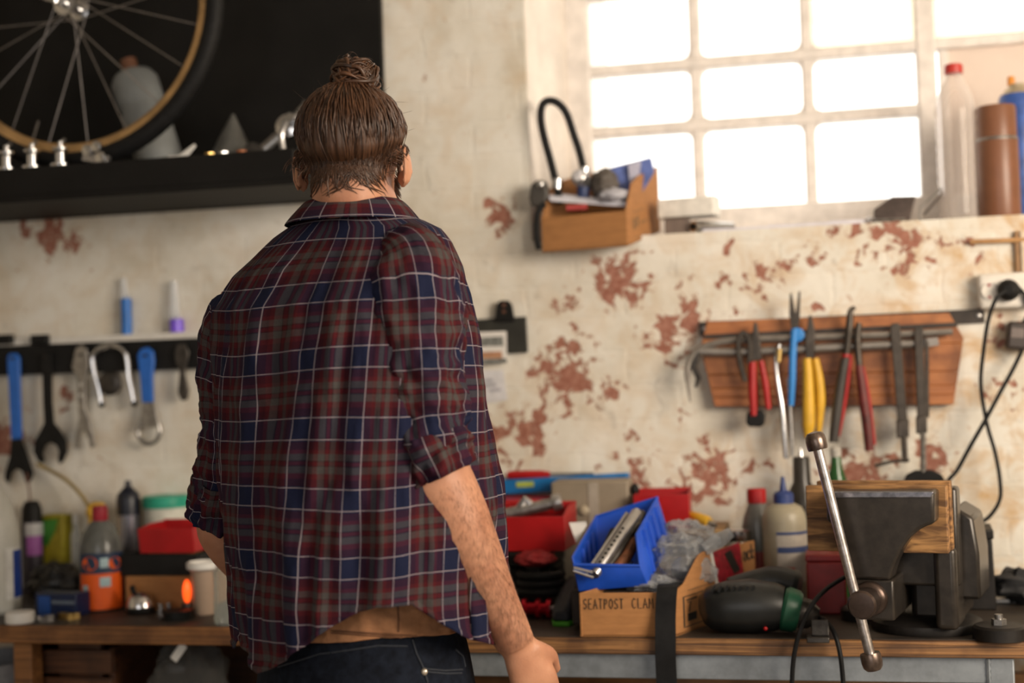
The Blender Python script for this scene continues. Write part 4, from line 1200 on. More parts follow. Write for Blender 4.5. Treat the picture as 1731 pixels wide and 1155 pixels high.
# ------------------------------------------------------------------ clutter on the left bench
def lump(c, r, seed, amp=.35, n=28, m=18, freq=2.2):
    """crumpled closed lump around c with radii r, flat underneath"""
    mb = MB(); c = Vector(c); r = Vector(r); rs = []
    for i in range(m + 1):
        t = math.pi * (0.03 + .94 * i / m); ring = []
        for j in range(n):
            a = 2 * math.pi * j / n
            d = V(math.sin(t) * math.cos(a), math.sin(t) * math.sin(a), -math.cos(t))
            k = 1 + amp * fold(d.x * freq + seed, d.y * freq, d.z * freq, 4) + amp * .5 * abs(nz(d.x * 5 + seed, d.y * 5, d.z * 5))
            p = V(d.x * r.x, d.y * r.y, d.z * r.z) * k
            p.z = max(p.z, -r.z * .92)
            ring.append(c + p)
        rs.append(ring)
    return mb.rings(rs)
def left_bench():
    z = BENCH_Z
    # big translucent jug at the frame edge
    b = bench_pt(-14, 1036); r = M(0, 950, b.y, 48)
    t = thing('plastic_jug', 'large milky plastic jug at the left edge of the bench', 'jug', b)
    H = lambda py, px=0: P(px, py, b.y).z - z
    MB().lathe([(r * .9, 0), (r, .008), (r, H(935)), (r * .96, H(890)), (r * .75, H(850)), (r * .4, H(822)), (r * .3, H(812)), (r * .3, H(800))], b, (0, 0, 1), 32).build('jug_body', mat('milky_plastic', (.50, .50, .46), .4, var=.08), t)
    MB().lathe([(r * .34, H(806)), (r * .34, H(775)), (r * .3, H(772))], b, (0, 0, 1), 20).build('cap', WHITEP, t)
    lab = MB(); rr = r + .001
    def cyl_patch(px0, px1, y0, y1, rr, cen, n=8):
        """curved label between two pixel columns on an upright cylinder"""
        vs = []
        vd = (cen - CAM_LOC); vd.z = 0; vd.normalize(); rt = V(vd.y, -vd.x, 0)
        cx = PROJ(V(cen.x, cen.y, z + .1))[0]; s = M(cx, 950, cen.y, 1)
        a0 = math.asin(max(-1, min(1, (px0 - cx) * s / rr))); a1 = math.asin(max(-1, min(1, (px1 - cx) * s / rr)))
        za, zb = P(px0, y0, cen.y).z, P(px0, y1, cen.y).z
        rows = []
        for zz in (zb, za):
            rows.append([cen * 1 + V(0, 0, zz - cen.z) + rt * rr * math.sin(a0 + (a1 - a0) * i / n) - vd * rr * math.cos(a0 + (a1 - a0) * i / n) for i in range(n + 1)])
        mb = MB(); k = n + 1
        mb.add(rows[0] + rows[1], [(i, i + 1, k + i + 1, k + i) for i in range(n)])
        return mb
    cyl_patch(8, 33, 925, 1012, rr, b).build('label', mat('label_white', (.62, .62, .6), .6), t)
    cyl_patch(20, 33, 930, 1010, rr + .0006, b).build('label_print', mat('label_blue', (.01, .04, .25), .5), t)
    # black topped spray bottle with violet label
    b = bench_pt(57, 1000); r = M(57, 900, b.y, 18); H = lambda py: P(57, py, b.y).z - z
    t = thing('spray_can', 'spray can with black cap and violet label behind the jug', 'can', b)
    MB().lathe([(r, 0), (r, H(886)), (r * .9, H(880))], b, (0, 0, 1), 24).build('can_body', mat('can_dark', (.03, .025, .04), .4), t)
    MB().lathe([(r * .95, H(881)), (r * .9, H(860)), (r * .7, H(850)), (r * .55, H(847))], b, (0, 0, 1), 24).build('cap', BLACK, t)
    cyl_patch(44, 73, 884, 905, r + .0008, b).build('silver_band', mat('silver_print', (.45, .45, .47), .4), t)
    cyl_patch(46, 70, 905, 938, r + .0008, b).build('violet_label', mat('violet_print', (.32, .10, .36), .45), t)
    MB().tube(smoothpath([b + V(-.004, 0, H(849)), b + V(-.006, 0, H(825)), b + V(-.012, .0, H(800))], 4), .0022, 6).build('straw', mat('brown_straw', (.14, .05, .03), .5), t)
    # green and yellow packet
    b = bench_pt(100, 998); s = M(100, 900, b.y, 1)
    t = thing('packet', 'green and yellow packet standing beside the spray can', 'packet', b)
    h = P(100, 869, b.y).z - z
    MB().box(b + V(0, 0, h / 2), (46 * s, .035, h), rotz(-14)).build('packet_body', mat('yellow_card', (.42, .36, .02), .45, var=.5, scale=9), t, bevel=.004)
    rz = rotz(-14)
    gm = mat('green_print', (.05, .26, .03), .45)
    MB().prism([b + rz @ V(x * s, -.0182, zz) for x, zz in ((-20, h * .93), (15, h * .95), (6, h * .78), (-12, h * .58), (-20, h * .62))], rz @ V(0, -.0008, 0)).build('green_print', gm, t)
    # yellow cable with a yellow plug, hanging from wall to bench
    q = [P(62, 785, WALL - .03), P(85, 796, WALL - .03), P(112, 812, WALL - .05), P(138, 838, WALL - .07), P(152, 862, WALL - .09)]
    t = thing('grease_gun', 'yellow grease gun with a thin olive hose behind the orange label bottle', 'grease gun', V(q[-1].x, q[-1].y, z))
    MB().tube(smoothpath(q, 6), .0045, 8).build('hose', mat('olive_hose', (.30, .21, .06), .5), t)
    a = q[-1]
    MB().tube([a, a + V(.012, 0, -.004), a + V(.035, 0, 0)], [.018, .024, .018], 14).build('head', YELP, t)
    MB().tube([a + V(.012, 0, -.01), V(a.x + .02, a.y, z)], [.016, .022], 16).build('barrel', YELP, t)
    # small clear bottle
    b = bench_pt(131, 1000); r = M(131, 900, b.y, 9); H = lambda py: P(131, py, b.y).z - z
    t = thing('small_bottle', 'small clear bottle between packet and orange label bottle', 'bottle', b)
    MB().lathe([(r, 0), (r, H(905)), (r * .55, H(893)), (r * .5, H(880))], b, (0, 0, 1), 18).build('glass', clear('clear_glass', (.8, .82, .8), .3), t)
    MB().lathe([(r * .6, H(884)), (r * .6, H(870))], b, (0, 0, 1), 14).build('cap', WHITEP, t)
    # bottle with red cap and orange label
    b = bench_pt(173, 1030); s = M(173, 950, b.y, 1); H = lambda py: P(173, py, b.y).z - z
    t = thing('cleaner_bottle', 'plastic bottle with red cap and big orange label', 'bottle', b)
    R_ = 35.5 * s
    MB().lathe([(R_ * .8, 0), (R_ * .97, .006), (R_, .02), (R_, H(935)), (R_ * .97, H(922)), (R_ * .8, H(900)), (R_ * .5, H(884)), (R_ * .3, H(878)), (R_ * .3, H(868))], b, (0, 0, 1), 32).build('bottle_body', mat('grey_liquid', (.10, .105, .10), .25, var=.3, scale=30), t)
    MB().lathe([(R_ * .36, H(880)), (R_ * .38, H(876)), (R_ * .36, H(857)), (R_ * .3, H(855))], b, (0, 0, 1), 24).build('cap', mat('deep_red_plastic', (.30, .01, .025), .4), t)
    org = mat('orange_label', (.72, .10, .006), .5, var=.1); nb = mat('navy_print', (.012, .03, .07), .5); pale = mat('pale_print', (.35, .48, .52), .5)
    cyl_patch(137.6, 208.5, 932, 1026, R_ + .0006, b, 16).build('orange_label', org, t)
    cyl_patch(137.6, 208.5, 932, 966, R_ + .001, b, 16).build('navy_band', nb, t)
    def disc(px, py, rpx):
        pts = []
        vd = (b - CAM_LOC); vd.z = 0; vd.normalize(); rt = V(vd.y, -vd.x, 0); rr = R_ + .0014
        for k in range(20):
            x = px + rpx * math.cos(k * math.pi / 10); y = py + rpx * math.sin(k * math.pi / 10)
            a_ = math.asin(max(-.995, min(.995, (x - 173) * s / rr)))
            pts.append(V(b.x, b.y, P(173, y, b.y).z) + rt * rr * math.sin(a_) - vd * rr * math.cos(a_))
        mb = MB(); mb.v = pts; mb.f = [tuple(range(20))]; return mb
    disc(155, 949, 12).build('orange_spot', org, t); disc(195, 950, 10).build('orange_spot', org, t)
    cyl_patch(169, 183, 940, 956, R_ + .0014, b, 3).build('pale_mark', pale, t); cyl_patch(168, 186, 972, 988, R_ + .0014, b, 3).build('pale_mark', pale, t); cyl_patch(141, 149, 985, 1019, R_ + .0014, b, 3).build('barcode', pale, t)
    # dark crumpled bag in front of the packet
    b = bench_pt(92, 1012); t = lump(b + V(0, 0, .038), (.062, .045, .042), 3.3).build('black_bag', mat('black_film', (.025, .023, .022), .35, var=.5, scale=18), origin=b); tag(t, 'crumpled black plastic bag on bench behind the blue box', 'bag')
    # blue carton
    b = bench_pt(98, 1042); s = M(98, 1020, b.y, 1)
    t = thing('blue_carton', 'dark blue carton lying on the bench in front of the bag', 'box', b)
    rz = rotz(-6)
    MB().box(b + V(0, .02, 19 * s), (82 * s, .05, 38 * s), rz).build('carton', mat('navy_card', (.006, .016, .06), .4), t, bevel=.002)
    MB().box(b + rz @ V(-24 * s, -.0055, 19 * s), (24 * s, .001, 30 * s), rz).build('blue_print', mat('blue_print', (.012, .07, .30), .4), t)
    MB().box(b + rz @ V(14 * s, -.0055, 24 * s), (46 * s, .001, 6 * s), rz).build('grey_print', mat('grey_print', (.12, .15, .2), .4), t)
    # white lid, nuts
    b = bench_pt(34, 1053); r = M(34, 1040, b.y, 24)
    t = MB().lathe([(r * .95, 0), (r, .002), (r, .019), (r * .96, .023), (r * .8, .022)], b, (0, 0, 1), 28).build('round_tin', WHITEP, origin=b); tag(t, 'round flat white tin lying at the bench front edge', 'tin')
    for px, py, m_, lb in ((72, 1051, CHROME, 'chrome nut beside the white lid'), (84, 1050, STEEL, 'steel nut right of the chrome nut by the lid'), (106, 1046, BRASS, 'left brass nut in front of the blue carton'), (117, 1047, BRASS, 'middle brass nut in front of the blue carton'), (128, 1046, BRASS, 'right brass nut in front of the blue carton')):
        p = bench_pt(px, py)
        tag(MB().lathe([(.006, 0), (.011, 0), (.011, .013), (.006, .013)], p, (0, 0, 1), 6).build('hex_nut', m_, origin=p, smooth=20), lb, 'nut', 'nuts on the left bench')
    # black and chrome can
    b = bench_pt(221, 1003); r = M(224, 900, b.y, 19); H = lambda py: P(224, py, b.y).z - z
    t = thing('lacquer_can', 'black and chrome lacquer can behind the white tub', 'can', b)
    MB().lathe([(r, 0), (r, H(868))], b, (0, 0, 1), 26).build('can_body', mat('can_chrome', (.36, .36, .42), .22, metal=.9), t)
    MB().lathe([(r * 1.05, H(870)), (r * 1.05, H(845)), (r * .95, H(835)), (r * .6, H(828)), (r * .3, H(822)), (r * .25, H(812))], b, (0, 0, 1), 26).build('black_cap', mat('blue_black', (.012, .014, .024), .35), t)
    # white tub with green lid
    b = bench_pt(285, 1000); r = M(282, 860, b.y, 38); H = lambda py: P(282, py, b.y).z - z
    t = thing('grease_tub', 'white tub with green lid behind the red bin', 'tub', b)
    MB().lathe([(r * .88, 0), (r * .9, .003), (r * .97, H(858)), (r * 1.0, H(855))], b, (0, 0, 1), 32).build('tub', mat('cream_plastic', (.62, .62, .55), .45), t)
    MB().lathe([(r * 1.04, H(857)), (r * 1.05, H(854)), (r * 1.04, H(841)), (r * .98, H(838)), (r * .9, H(839))], b, (0, 0, 1), 32).build('lid', mat('green_plastic', (.02, .30, .20), .4), t)
    # cardboard box with black tray and red bin on top
    b = bench_pt(275, 1032); s = M(275, 1000, b.y, 1)
    yb = b.y
    t = thing('flat_cardboard_box', 'small cardboard box on the left bench under black tray', 'box', b)
    hb = P(275, 975, yb).z - z
    MB().box(b + V(0, .075, hb / 2), (140 * s, .14, hb)).build('carton', CARD, t, bevel=.002)
    MB().box(b + V(0, .075, hb + .0006), (.03, .14, .0008)).build('tape', mat('brown_tape', (.30, .18, .08), .3), t)
    b2 = V(b.x - .01, b.y + .075, z + hb + .001); ht = P(270, 938, yb).z - b2.z
    t = thing('black_tray', 'black plastic tray of oddments under the red bin', 'tray', b2)
    w_, d_ = 142 * s, .13
    mb = MB().box(b2 + V(0, 0, .003), (w_, d_, .006))
    for sx in (-1, 1): mb.box(b2 + V(sx * w_ / 2, 0, ht / 2), (.005, d_, ht))
    for sy in (-1, 1): mb.box(b2 + V(0, sy * d_ / 2, ht / 2), (w_, .005, ht))
    mb.build('tray', BLACK, t, bevel=.001)
    MB().box(b2 + V(.01, 0, ht - .004), (w_ * .5, d_ * .8, .012), rotz(6)).build('olive_packet', mat('olive_pack', (.28, .28, .10), .5), t, bevel=.003)
    b3 = V(P(300, 930, yb + .05).x, yb + .06, b2.z + ht + .003)
    redbin(b3, 100 * s, .12, 47 * s, 'red parts bin on the left bench beside the sleeve', lip=.9)
    t = lump(bench_pt(196, 1010) + V(0, 0, .055), (.026, .026, .06), 8.1, .22).build('rag', mat('dark_rag', (.03, .03, .032), .8, var=.4, scale=30), origin=bench_pt(196, 1010)); tag(t, 'dark crumpled rag standing between bottle and cardboard box', 'rag')
    p = bench_pt(193, 990); q = P(193, 885, p.y); r_ = M(193, 885, p.y, 12)
    t = MB().lathe([(r_, 0), (r_, q.z - z - .012), (r_ * .8, q.z - z)], p, (0, 0, 1), 18).build('yellow_tube', YELP, origin=p); tag(t, 'yellow tube standing behind the orange label bottle', 'tube')
    # bicycle bell
    b = bench_pt(238, 1036); r = M(238, 1010, b.y, 24)
    t = thing('bicycle_bell', 'chrome bicycle bell on a black mount in front of cardboard', 'bell', b)
    MB().lathe([(r * .9, 0), (r, .006), (r * .9, .012)], b, (0, 0, 1), 26).build('mount', BLACK, t)
    MB().lathe([(r * .94, .012), (r, .014), (r * .95, .024), (r * .75, .036), (r * .4, .043), (r * .1, .045)], b, (0, 0, 1), 30).build('dome', CHROME, t)
    MB().tube([b + V(-.014, 0, .04), b + V(-.018, -.004, .058)], .006, 8).build('lever', BLACK, t)
    for px, py, lb in ((272, 1038, 'left small chrome bolt on bench right of the bell'), (286, 1036, 'right small chrome bolt on bench right of the bell')):
        p = bench_pt(px, py)
        tag(MB().lathe([(.010, 0), (.010, .008), (.0055, .008), (.0055, .022)], p, (0, 0, 1), 12).build('bolt', CHROME, origin=p), lb, 'bolt', 'chrome bolts by the bell')
    # cup, reflector, jar
    b = bench_pt(346, 1038); r = M(346, 1000, b.y, 22); H = lambda py: P(346, py, b.y).z - z
    t = thing('plastic_cup', 'beige plastic cup with a wide white rim', 'cup', b)
    MB().lathe([(r * .8, 0), (r * .88, .004), (r * .98, H(962))], b, (0, 0, 1), 28).build('cup_body', mat('beige_plastic', (.36, .26, .19), .5, var=.06), t)
    MB().lathe([(r * 1.0, H(964)), (r * 1.28, H(960)), (r * 1.28, H(951)), (r * 1.1, H(949)), (r * .9, H(955))], b, (0, 0, 1), 28).build('rim', WHITEP, t)
    p = bench_pt(316, 1040); h0 = P(316, 1020, p.y); h1 = P(316, 980, p.y)
    t = thing('rear_light', 'small glowing red orange rear light beside the beige cup', 'light', p)
    MB().lathe([(.011, 0), (.011, h0.z - p.z), (.004, h0.z - p.z + .002)], p, (0, 0, 1), 14).build('stand', DSTEEL, t)
    c = (h0 + h1) / 2; hh = (h1.z - h0.z) / 2
    MB().ball(c, (.009, .010, hh), 16, 12).build('lens', mat('red_lens', (.8, .08, .01), .25, emit=((1, .09, .01), 1.6)), t)
    b = bench_pt(382, 1056); r = M(382, 1000, b.y, 19); H = lambda py: P(382, py, b.y).z - z
    t = thing('glass_jar', 'clear ribbed glass jar beside the shirt at the bench edge', 'jar', b)
    n = 9
    MB().lathe([(r * .9, 0)] + [(r * (1 + .04 * (k % 2)), H(1050 - 85 * k / 14)) for k in range(15)] + [(r * .7, H(960))], b, (0, 0, 1), 26).build('glass', clear('jar_glass', (.6, .64, .6), .22), t)
    MB().lathe([(r * .72, H(962)), (r * .74, H(954)), (r * .3, H(952))], b, (0, 0, 1), 22).build('lid', CHROME, t)
    p = bench_pt(300, 1046)
    t = thing('black_strap_reel', 'low black reel on bench in front of the beige cup', 'reel', p)
    r = .035
    MB().lathe([(r, 0), (r, .003), (r * .8, .004), (r * .8, .014), (r, .015), (r, .018), (r * .3, .018)], p, (0, 0, 1), 24).build('reel', BLACK, t)
    p = bench_pt(346, 1048)
    # ---- under the bench
    zs = .6326
    b = bp(322, 1180, 2.80, zs)
    t = thing('plastic_bag', 'clear plastic bag of parts under the wooden bench', 'bag', b)
    lump(b + V(0, 0, .085), (.085, .07, .092), 5.2, .28).build('film', clear('bag_film', (.22, .22, .21), .18, .25), t)
    q = P(302, 1103, 2.72)
    MB().box(q, (.018, .006, .042), rot('Y', 38)).build('white_tag', WHITEP, t, bevel=.004)
    b = bp(160, 1180, 2.86, zs)
    t = thing('dark_crate', 'dark brown crate under the wooden bench', 'crate', b)
    cm = MATS['dark_board']
    for k in range(3):
        MB().box(b + V(0, -.1, .03 + k * .058), (.20, .012, .05)).build('slat', cm, t, bevel=.002)
        MB().box(b + V(0, .1, .03 + k * .058), (.20, .012, .05)).build('slat', cm, t, bevel=.002)
    for sx in (-1, 1): MB().box(b + V(sx * .095, 0, .087), (.012, .19, .174)).build('end_board', cm, t, bevel=.002)
    MB().box(b + V(0, 0, .008), (.19, .19, .012)).build('bottom_board', cm, t)
    b = bp(-6, 1190, 2.74, 0)
    t = thing('grey_bin', 'grey bin standing on the floor at the lower left corner', 'bin', b)
    zt = P(0, 1122, 2.74).z
    MB().lathe([(.10, 0), (.12, zt - .02), (.125, zt - .02), (.125, zt), (.115, zt), (.10, .05)], b + V(-.06, .06, 0), (0, 0, 1), 30).build('bin_body', mat('grey_bin_plastic', (.26, .26, .27), .5), t)
    b = bp(268, 1180, 2.99, zs)
    t = thing('chain_coil', 'coil of dark bicycle chain hanging out under the bench', 'chain', b)
    MB().tube(arc(b + V(0, 0, .09), .06, 0, 340, 26), .007, 6).build('coil', DSTEEL, t)
    MB().tube(arc(b + V(.01, .015, .085), .075, 0, 340, 26), .007, 6).build('coil', DSTEEL, t)
def redbin(b, w_, d_, h_, label, lip=.8, m=None, rz=None, nme='parts_bin'):
    """open stacking bin: floor, back, two stepped sides, low front lip"""
    t = thing(nme, label, 'bin', b, 'red parts bins')
    m = m or REDP; rz = rz or rotz(0); q = lambda x, y, z: b + rz @ V(x, y, z)
    x = w_ / 2; y = d_ / 2; th = .003
    mb = MB()
    def panel(pts, v): mb.prism([q(*p) for p in pts], rz @ Vector(v))
    panel([(-x, -y, 0), (x, -y, 0), (x, y, 0), (-x, y, 0)], (0, 0, th))
    panel([(-x, y, 0), (x, y, 0), (x, y, h_), (-x, y, h_)], (0, -th, 0))
    panel([(-x, -y, 0), (x, -y, 0), (x * 1.02, -y - .008, h_ * lip), (-x * 1.02, -y - .008, h_ * lip)], (0, th, 0))
    for s in (-1, 1):
        panel([(s * x, -y, 0), (s * x, y, 0), (s * x, y, h_), (s * x, -y * .2, h_), (s * x, -y, h_ * lip)], (-s * th, 0, 0))
    mb.build('bin_body', m, t, bevel=.001)
    MB().tube([q(-x, y, h_), q(x, y, h_)], .003, 6).build('rim', m, t)
    return t
left_bench()
# ------------------------------------------------------------------ clutter on the right bench
def strokes(lines, u0, ux, uz, off, r=.0012):
    """pen strokes: 2-D polylines laid on a plane; flat ribbons"""
    mb = MB()
    for ln in lines:
        pts = [u0 + ux * a + uz * b_ + off for a, b_ in ln]
        if len(pts) == 1: continue
        mb.tube(pts, r, 5)
    return mb
GL = {'S': [[(.9, .85), (.5, 1), (.1, .8), (.3, .55), (.8, .42), (.85, .15), (.4, 0), (.05, .15)]], 'E': [[(.9, 1), (.1, 1), (.1, 0), (.9, 0)], [(.1, .5), (.75, .5)]],
      'A': [[(0, 0), (.45, 1), (.95, 0)], [(.2, .38), (.78, .38)]], 'T': [[(0, 1), (1, .97)], [(.5, 1), (.5, 0)]], 'P': [[(.1, 0), (.15, 1), (.7, .95), (.8, .7), (.6, .5), (.15, .48)]],
      'O': [[(.5, 1), (.1, .75), (.1, .3), (.5, 0), (.9, .3), (.9, .75), (.5, 1)]], 'C': [[(.9, .85), (.5, 1), (.1, .7), (.1, .25), (.5, 0), (.9, .12)]], 'L': [[(.1, 1), (.1, 0), (.9, .03)]],
      'M': [[(0, 0), (.12, 1), (.5, .35), (.88, 1), (1, 0)]], 'k': [[(.15, 1), (.15, 0)], [(.75, .6), (.15, .3), (.8, 0)]], 'o': [[(.5, .6), (.15, .45), (.15, .15), (.5, 0), (.85, .15), (.85, .45), (.5, .6)]], 'c': [[(.85, .5), (.5, .6), (.15, .45), (.15, .15), (.5, 0), (.85, .1)]],
      '7': [[(.05, 1), (.95, 1), (.4, 0)]], 't': [[(.4, 1), (.4, .1), (.7, 0)], [(.1, .65), (.75, .65)]], ' ': []}
def write(txt, u0, ux, uz, off, w_, h_, gap=.35, r=.0012):
    lines = []; x = 0
    for ch in txt:
        for ln in GL[ch]: lines.append([(x + a * w_, b_ * h_) for a, b_ in ln])
        x += w_ * (1 + gap)
    return strokes(lines, u0, ux, uz, off, r)
def filebox(name, label, A, B, C, hf, hs, hb_, th=.004, low_left=False):
    """cut-down cardboard box: A front left, B front right corner, C back right corner (on the base); heights front, along the side (fraction, height), back"""
    t = thing(name, label, 'box', A)
    D = A + (C - B)
    up = V(0, 0, 1)
    mb = MB()
    nf = (B - A).cross(up).normalized(); nf = nf if nf.dot(CAM_LOC - A) > 0 else -nf
    ns = (C - B).cross(up).normalized(); ns = ns if ns.dot(B - A) > 0 else -ns
    panel = lambda pts, v: MB().prism(pts, v)
    panel([A, B, B + up * hf, A + up * hf], -nf * th).build('front_panel', CARD, t, bevel=.0008)
    side = lambda p0, p1: [p0, p1] + [p1 + up * hb_] + [p0.lerp(p1, f) + up * h for f, h in reversed(hs)]
    panel(side(B, C), -ns * th).build('side_panel', CARD, t, bevel=.0008)
    panel([A, D, D + up * hf * 1.05, A + up * hf] if low_left else side(A, D), ns * th).build('side_panel', CARD, t, bevel=.0008)
    panel([D, C, C + up * hb_, D + up * (hf * 1.05 if low_left else hb_)], nf * th).build('back_panel', CARD, t, bevel=.0008)
    panel([A, B, C, D], up * th).build('bottom_panel', CARD, t)
    return t, nf, ns, D
def right_bench():
    z = BENCH_Z; up = V(0, 0, 1)
    # --- SEATPOST CLAM box
    A = bench_pt(981, 1077); B = bench_pt(1141, 1077); C = bench_pt(1279, 1026)
    hf = P(981, 1003, A.y).z - z
    hC = P(1270, 914, C.y).z - z; hm = P(1182, 940, B.lerp(C, .28).y).z - z
    t, nf, ns, D = filebox('cardboard_parts_box', 'cut open cardboard box marked SEATPOST CLAM at bench front', A, B, C, hf, [(0, hf), (.12, hf * 1.12), (.30, hm), (.36, hm * 1.03)], hC, low_left=True)
    ux = (B - A).normalized(); L_ = (B - A).length
    s = L_ / 160
    h_ = 17 * s
    write('SEATPOST', A + ux * 7 * s + up * (hf - 27 * s), ux, up, nf * .0006, 6.5 * s, h_, .36, .0009).build('lettering', INK, t)
    write('CLAM', A + ux * 90 * s + up * (hf - 26 * s), ux, up, nf * .0006, 7.0 * s, h_, .36, .0009).build('lettering', INK, t)
    sx = (C - B).normalized(); SL = (C - B).length
    k = SL / 138
    pr = MB()
    def bar(x0, z0, x1, z1): pr.prism([B + sx * x0 + up * z0, B + sx * x1 + up * (z0), B + sx * x1 + up * z1, B + sx * x0 + up * z1], ns * .0005)
    u = SL
    bar(.10 * u, .066, .60 * u, .0675); bar(.16 * u, .076, .55 * u, .077); bar(.10 * u, .010, .45 * u, .0115); bar(.10 * u, .012, .115 * u, .066); bar(.42 * u, .02, .43 * u, .06)
    bar(.14 * u, .058, .26 * u, .0605); bar(.28 * u, .046, .38 * u, .048); bar(.28 * u, .040, .38 * u, .042); bar(.15 * u, .02, .25 * u, .034); bar(.46 * u, .062, .60 * u, .064)
    pr.build('printed_lines', INK, t, smooth=0)
    write('7', B + sx * .15 * u + up * .036, sx, up, ns * .0005, .014, .019, r=.001).build('lettering', INK, t)
    write('ock', B + sx * .84 * u + up * .100, sx, up, ns * .0005, .017, .03, .1, .002).build('lettering', INK, t)
    rp = mat('red_photo', (.35, .012, .03), .4, var=.6, scale=70)
    MB().prism([B + sx * a * u + up * b_ for a, b_ in ((.52, .070), (.84, .078), (.80, .140), (.46, .134))], ns * .0008).build('red_sticker', rp, t)
    MB().prism([B + sx * a * u + up * b_ for a, b_ in ((.49, .066), (.52, .070), (.46, .136), (.43, .132))], ns * .0009).build('sticker_edge', WHITEP, t)
    MB().prism([B + sx * a * u + up * b_ for a, b_ in ((.60, .125), (.68, .13), (.80, .085), (.72, .08))], ns * .0011).build('sticker_stripe', INK, t)
    # --- black strap over the box corner and the bench edge
    Yb = BENCH_Y - .006
    pts = [P(1150, 985, B.y + .10), P(1134, 988, B.y + .05), P(1128, 994, B.y - .006), P(1125, 1040, B.y - .012), P(1125, 1078, Yb - .004), P(1125, 1110, Yb - .006), P(1127, 1160, Yb - .004), P(1128, 1230, Yb - .004)]
    pts = smoothpath(pts, 5); wd = M(1125, 1050, Yb, 17.5)
    mb = MB(); sd = V(1, -.04, 0); rings = []
    for i, p in enumerate(pts):
        tg = (pts[min(i + 1, len(pts) - 1)] - pts[max(i - 1, 0)]).normalized(); n_ = sd.cross(tg).normalized() * .0012
        rings.append([p - sd * wd - n_, p + sd * wd - n_, p + sd * wd + n_, p - sd * wd + n_])
    o = V(pts[-1].x, pts[-1].y, pts[-1].z)
    tag(mb.rings(rings).build('rubber_strap', RUBBER, origin=o), 'wide black rubber strap draped over the box and bench edge', 'strap')
    # --- blue bin lying tilted on the box
    zt = z + hf
    FLb, FRb, BRb, BLb = P(979, 999, 2.665), P(1094, 989, 2.66), P(1134, 915, 2.86), P(1012, 950, 2.86)
    FLt, FRt = P(970, 955, 2.645), P(1081, 957, 2.645)
    MR, BRt, BLt, ML = P(1076, 905, 2.70), P(1111, 842, 2.86), P(1008, 874, 2.86), P(968, 944, 2.665)
    o = (FLb + FRb + BRb + BLb) / 4
    t = thing('blue_parts_bin', 'blue plastic parts bin of metal seat posts tipped on the cardboard box', 'bin', o)
    mb = MB(); mb.v = [FLb, FRb, BRb, BLb, FLt, FRt, MR, BRt, BLt, ML]
    mb.f = [(0, 1, 2, 3), (0, 1, 5, 4), (1, 2, 7, 6, 5), (0, 4, 9, 8, 3), (3, 2, 7, 8)]
    sh = mb.build('bin_shell', BLUEP, t, smooth=20)
    so = sh.modifiers.new('solid', 'SOLIDIFY'); so.thickness = .004; so.offset = 0
    bv = sh.modifiers.new('bevel', 'BEVEL'); bv.width = .0012; bv.segments = 2
    MB().tube([BLt, BRt, MR, FRt, FLt, ML, BLt], .0034, 8).build('rim', BLUEP, t)
    nr = (BRb - FRb).cross(MR - FRb).normalized(); nr = nr if nr.x > 0 else -nr
    for f in (.22, .42, .62, .82):
        a = MR.lerp(BRt, f); b_ = FRb.lerp(BRb, f)
        MB().tube([a.lerp(b_, .08) + nr * .003, a.lerp(b_, .95) + nr * .003], .006, 6, sq=(1, .5)).build('rib', BLUEP, t)
    nl = (BLb - FLb).cross(ML - FLb).normalized(); nl = nl if nl.x > 0 else -nl
    for f in (.3, .5, .7):
        a = ML.lerp(BLt, f); b_ = FLb.lerp(BLb, f)
        MB().tube([a.lerp(b_, .1) + nl * .003, a.lerp(b_, .9) + nl * .003], .006, 6, sq=(1, .5)).build('rib', BLUEP, t)
    # what is in it
    a, e = P(1005, 972, 2.645), P(1078, 864, 2.77)
    t = thing('seat_post', 'silver perforated seat post lying across the blue bin', 'seat post', a)
    MB().tube([a, a.lerp(e, .03), a.lerp(e, .97), e], [.009, .0105, .0105, .008], 16).build('tube', ALU, t)
    d = (e - a); tow = (V(-.1, -.8, .6)); tow = (tow - d * (tow.dot(d) / d.length_squared)).normalized()
    for k_ in range(9):
        c = a + d * (.14 + .065 * k_) + tow * .0098
        MB().lathe([(.0032, 0), (.0032, .0012)], c, tow, 10).build('hole', INK, t)
    MB().tube([P(1002, 968, 2.64), P(970, 960, 2.635), P(969, 966, 2.635), P(1003, 977, 2.64)], .0028, 8).build('pin', CHROME, t)
    for pts, r, m_, nm, lb in (([P(1060, 868, 2.77), P(1022, 925, 2.70), P(990, 972, 2.65)], .004, CHROME, 'steel_rod', 'thin steel rod beside the seat post in blue bin'),
                               ([P(1077, 885, 2.76), P(1045, 935, 2.70), P(1022, 968, 2.665)], .006, DSTEEL, 'dark_rod', 'dark rod right of the seat post in blue bin'),
                               ([P(1072, 915, 2.74), P(1060, 940, 2.70), P(1042, 962, 2.67)], .011, mat('rusty_copper', (.19, .07, .03), .5, metal=.4, var=.5, scale=50), 'rusty_sleeve', 'rust brown metal sleeve in the blue bin'),
                               ([P(1050, 925, 2.73), P(1036, 958, 2.68)], .006, CHROME, 'chrome_bolt', 'chrome bolt between dark rod and rusty sleeve in blue bin'),
                               ([P(1066, 952, 2.70), P(1048, 966, 2.66)], .006, STEEL, 'short_bolt', 'short steel bolt at the front lip of the blue bin'),
                               ([P(1084, 868, 2.80), P(1074, 905, 2.75)], .010, DSTEEL, 'black_stub', 'black metal stub at the back of the blue bin'),
                               ([P(1040, 900, 2.77), P(1018, 948, 2.70)], .012, BLACK, 'black_grip', 'black grip lying under the seat post in blue bin')):
        tag(MB().tube(smoothpath(pts, 4), r, 10).build(nm, m_, origin=pts[-1]), lb, 'part', 'metal parts in the blue bin')
    # filler packed between box and bin
    c = bp(1060, 1010, 2.74, z + .006)
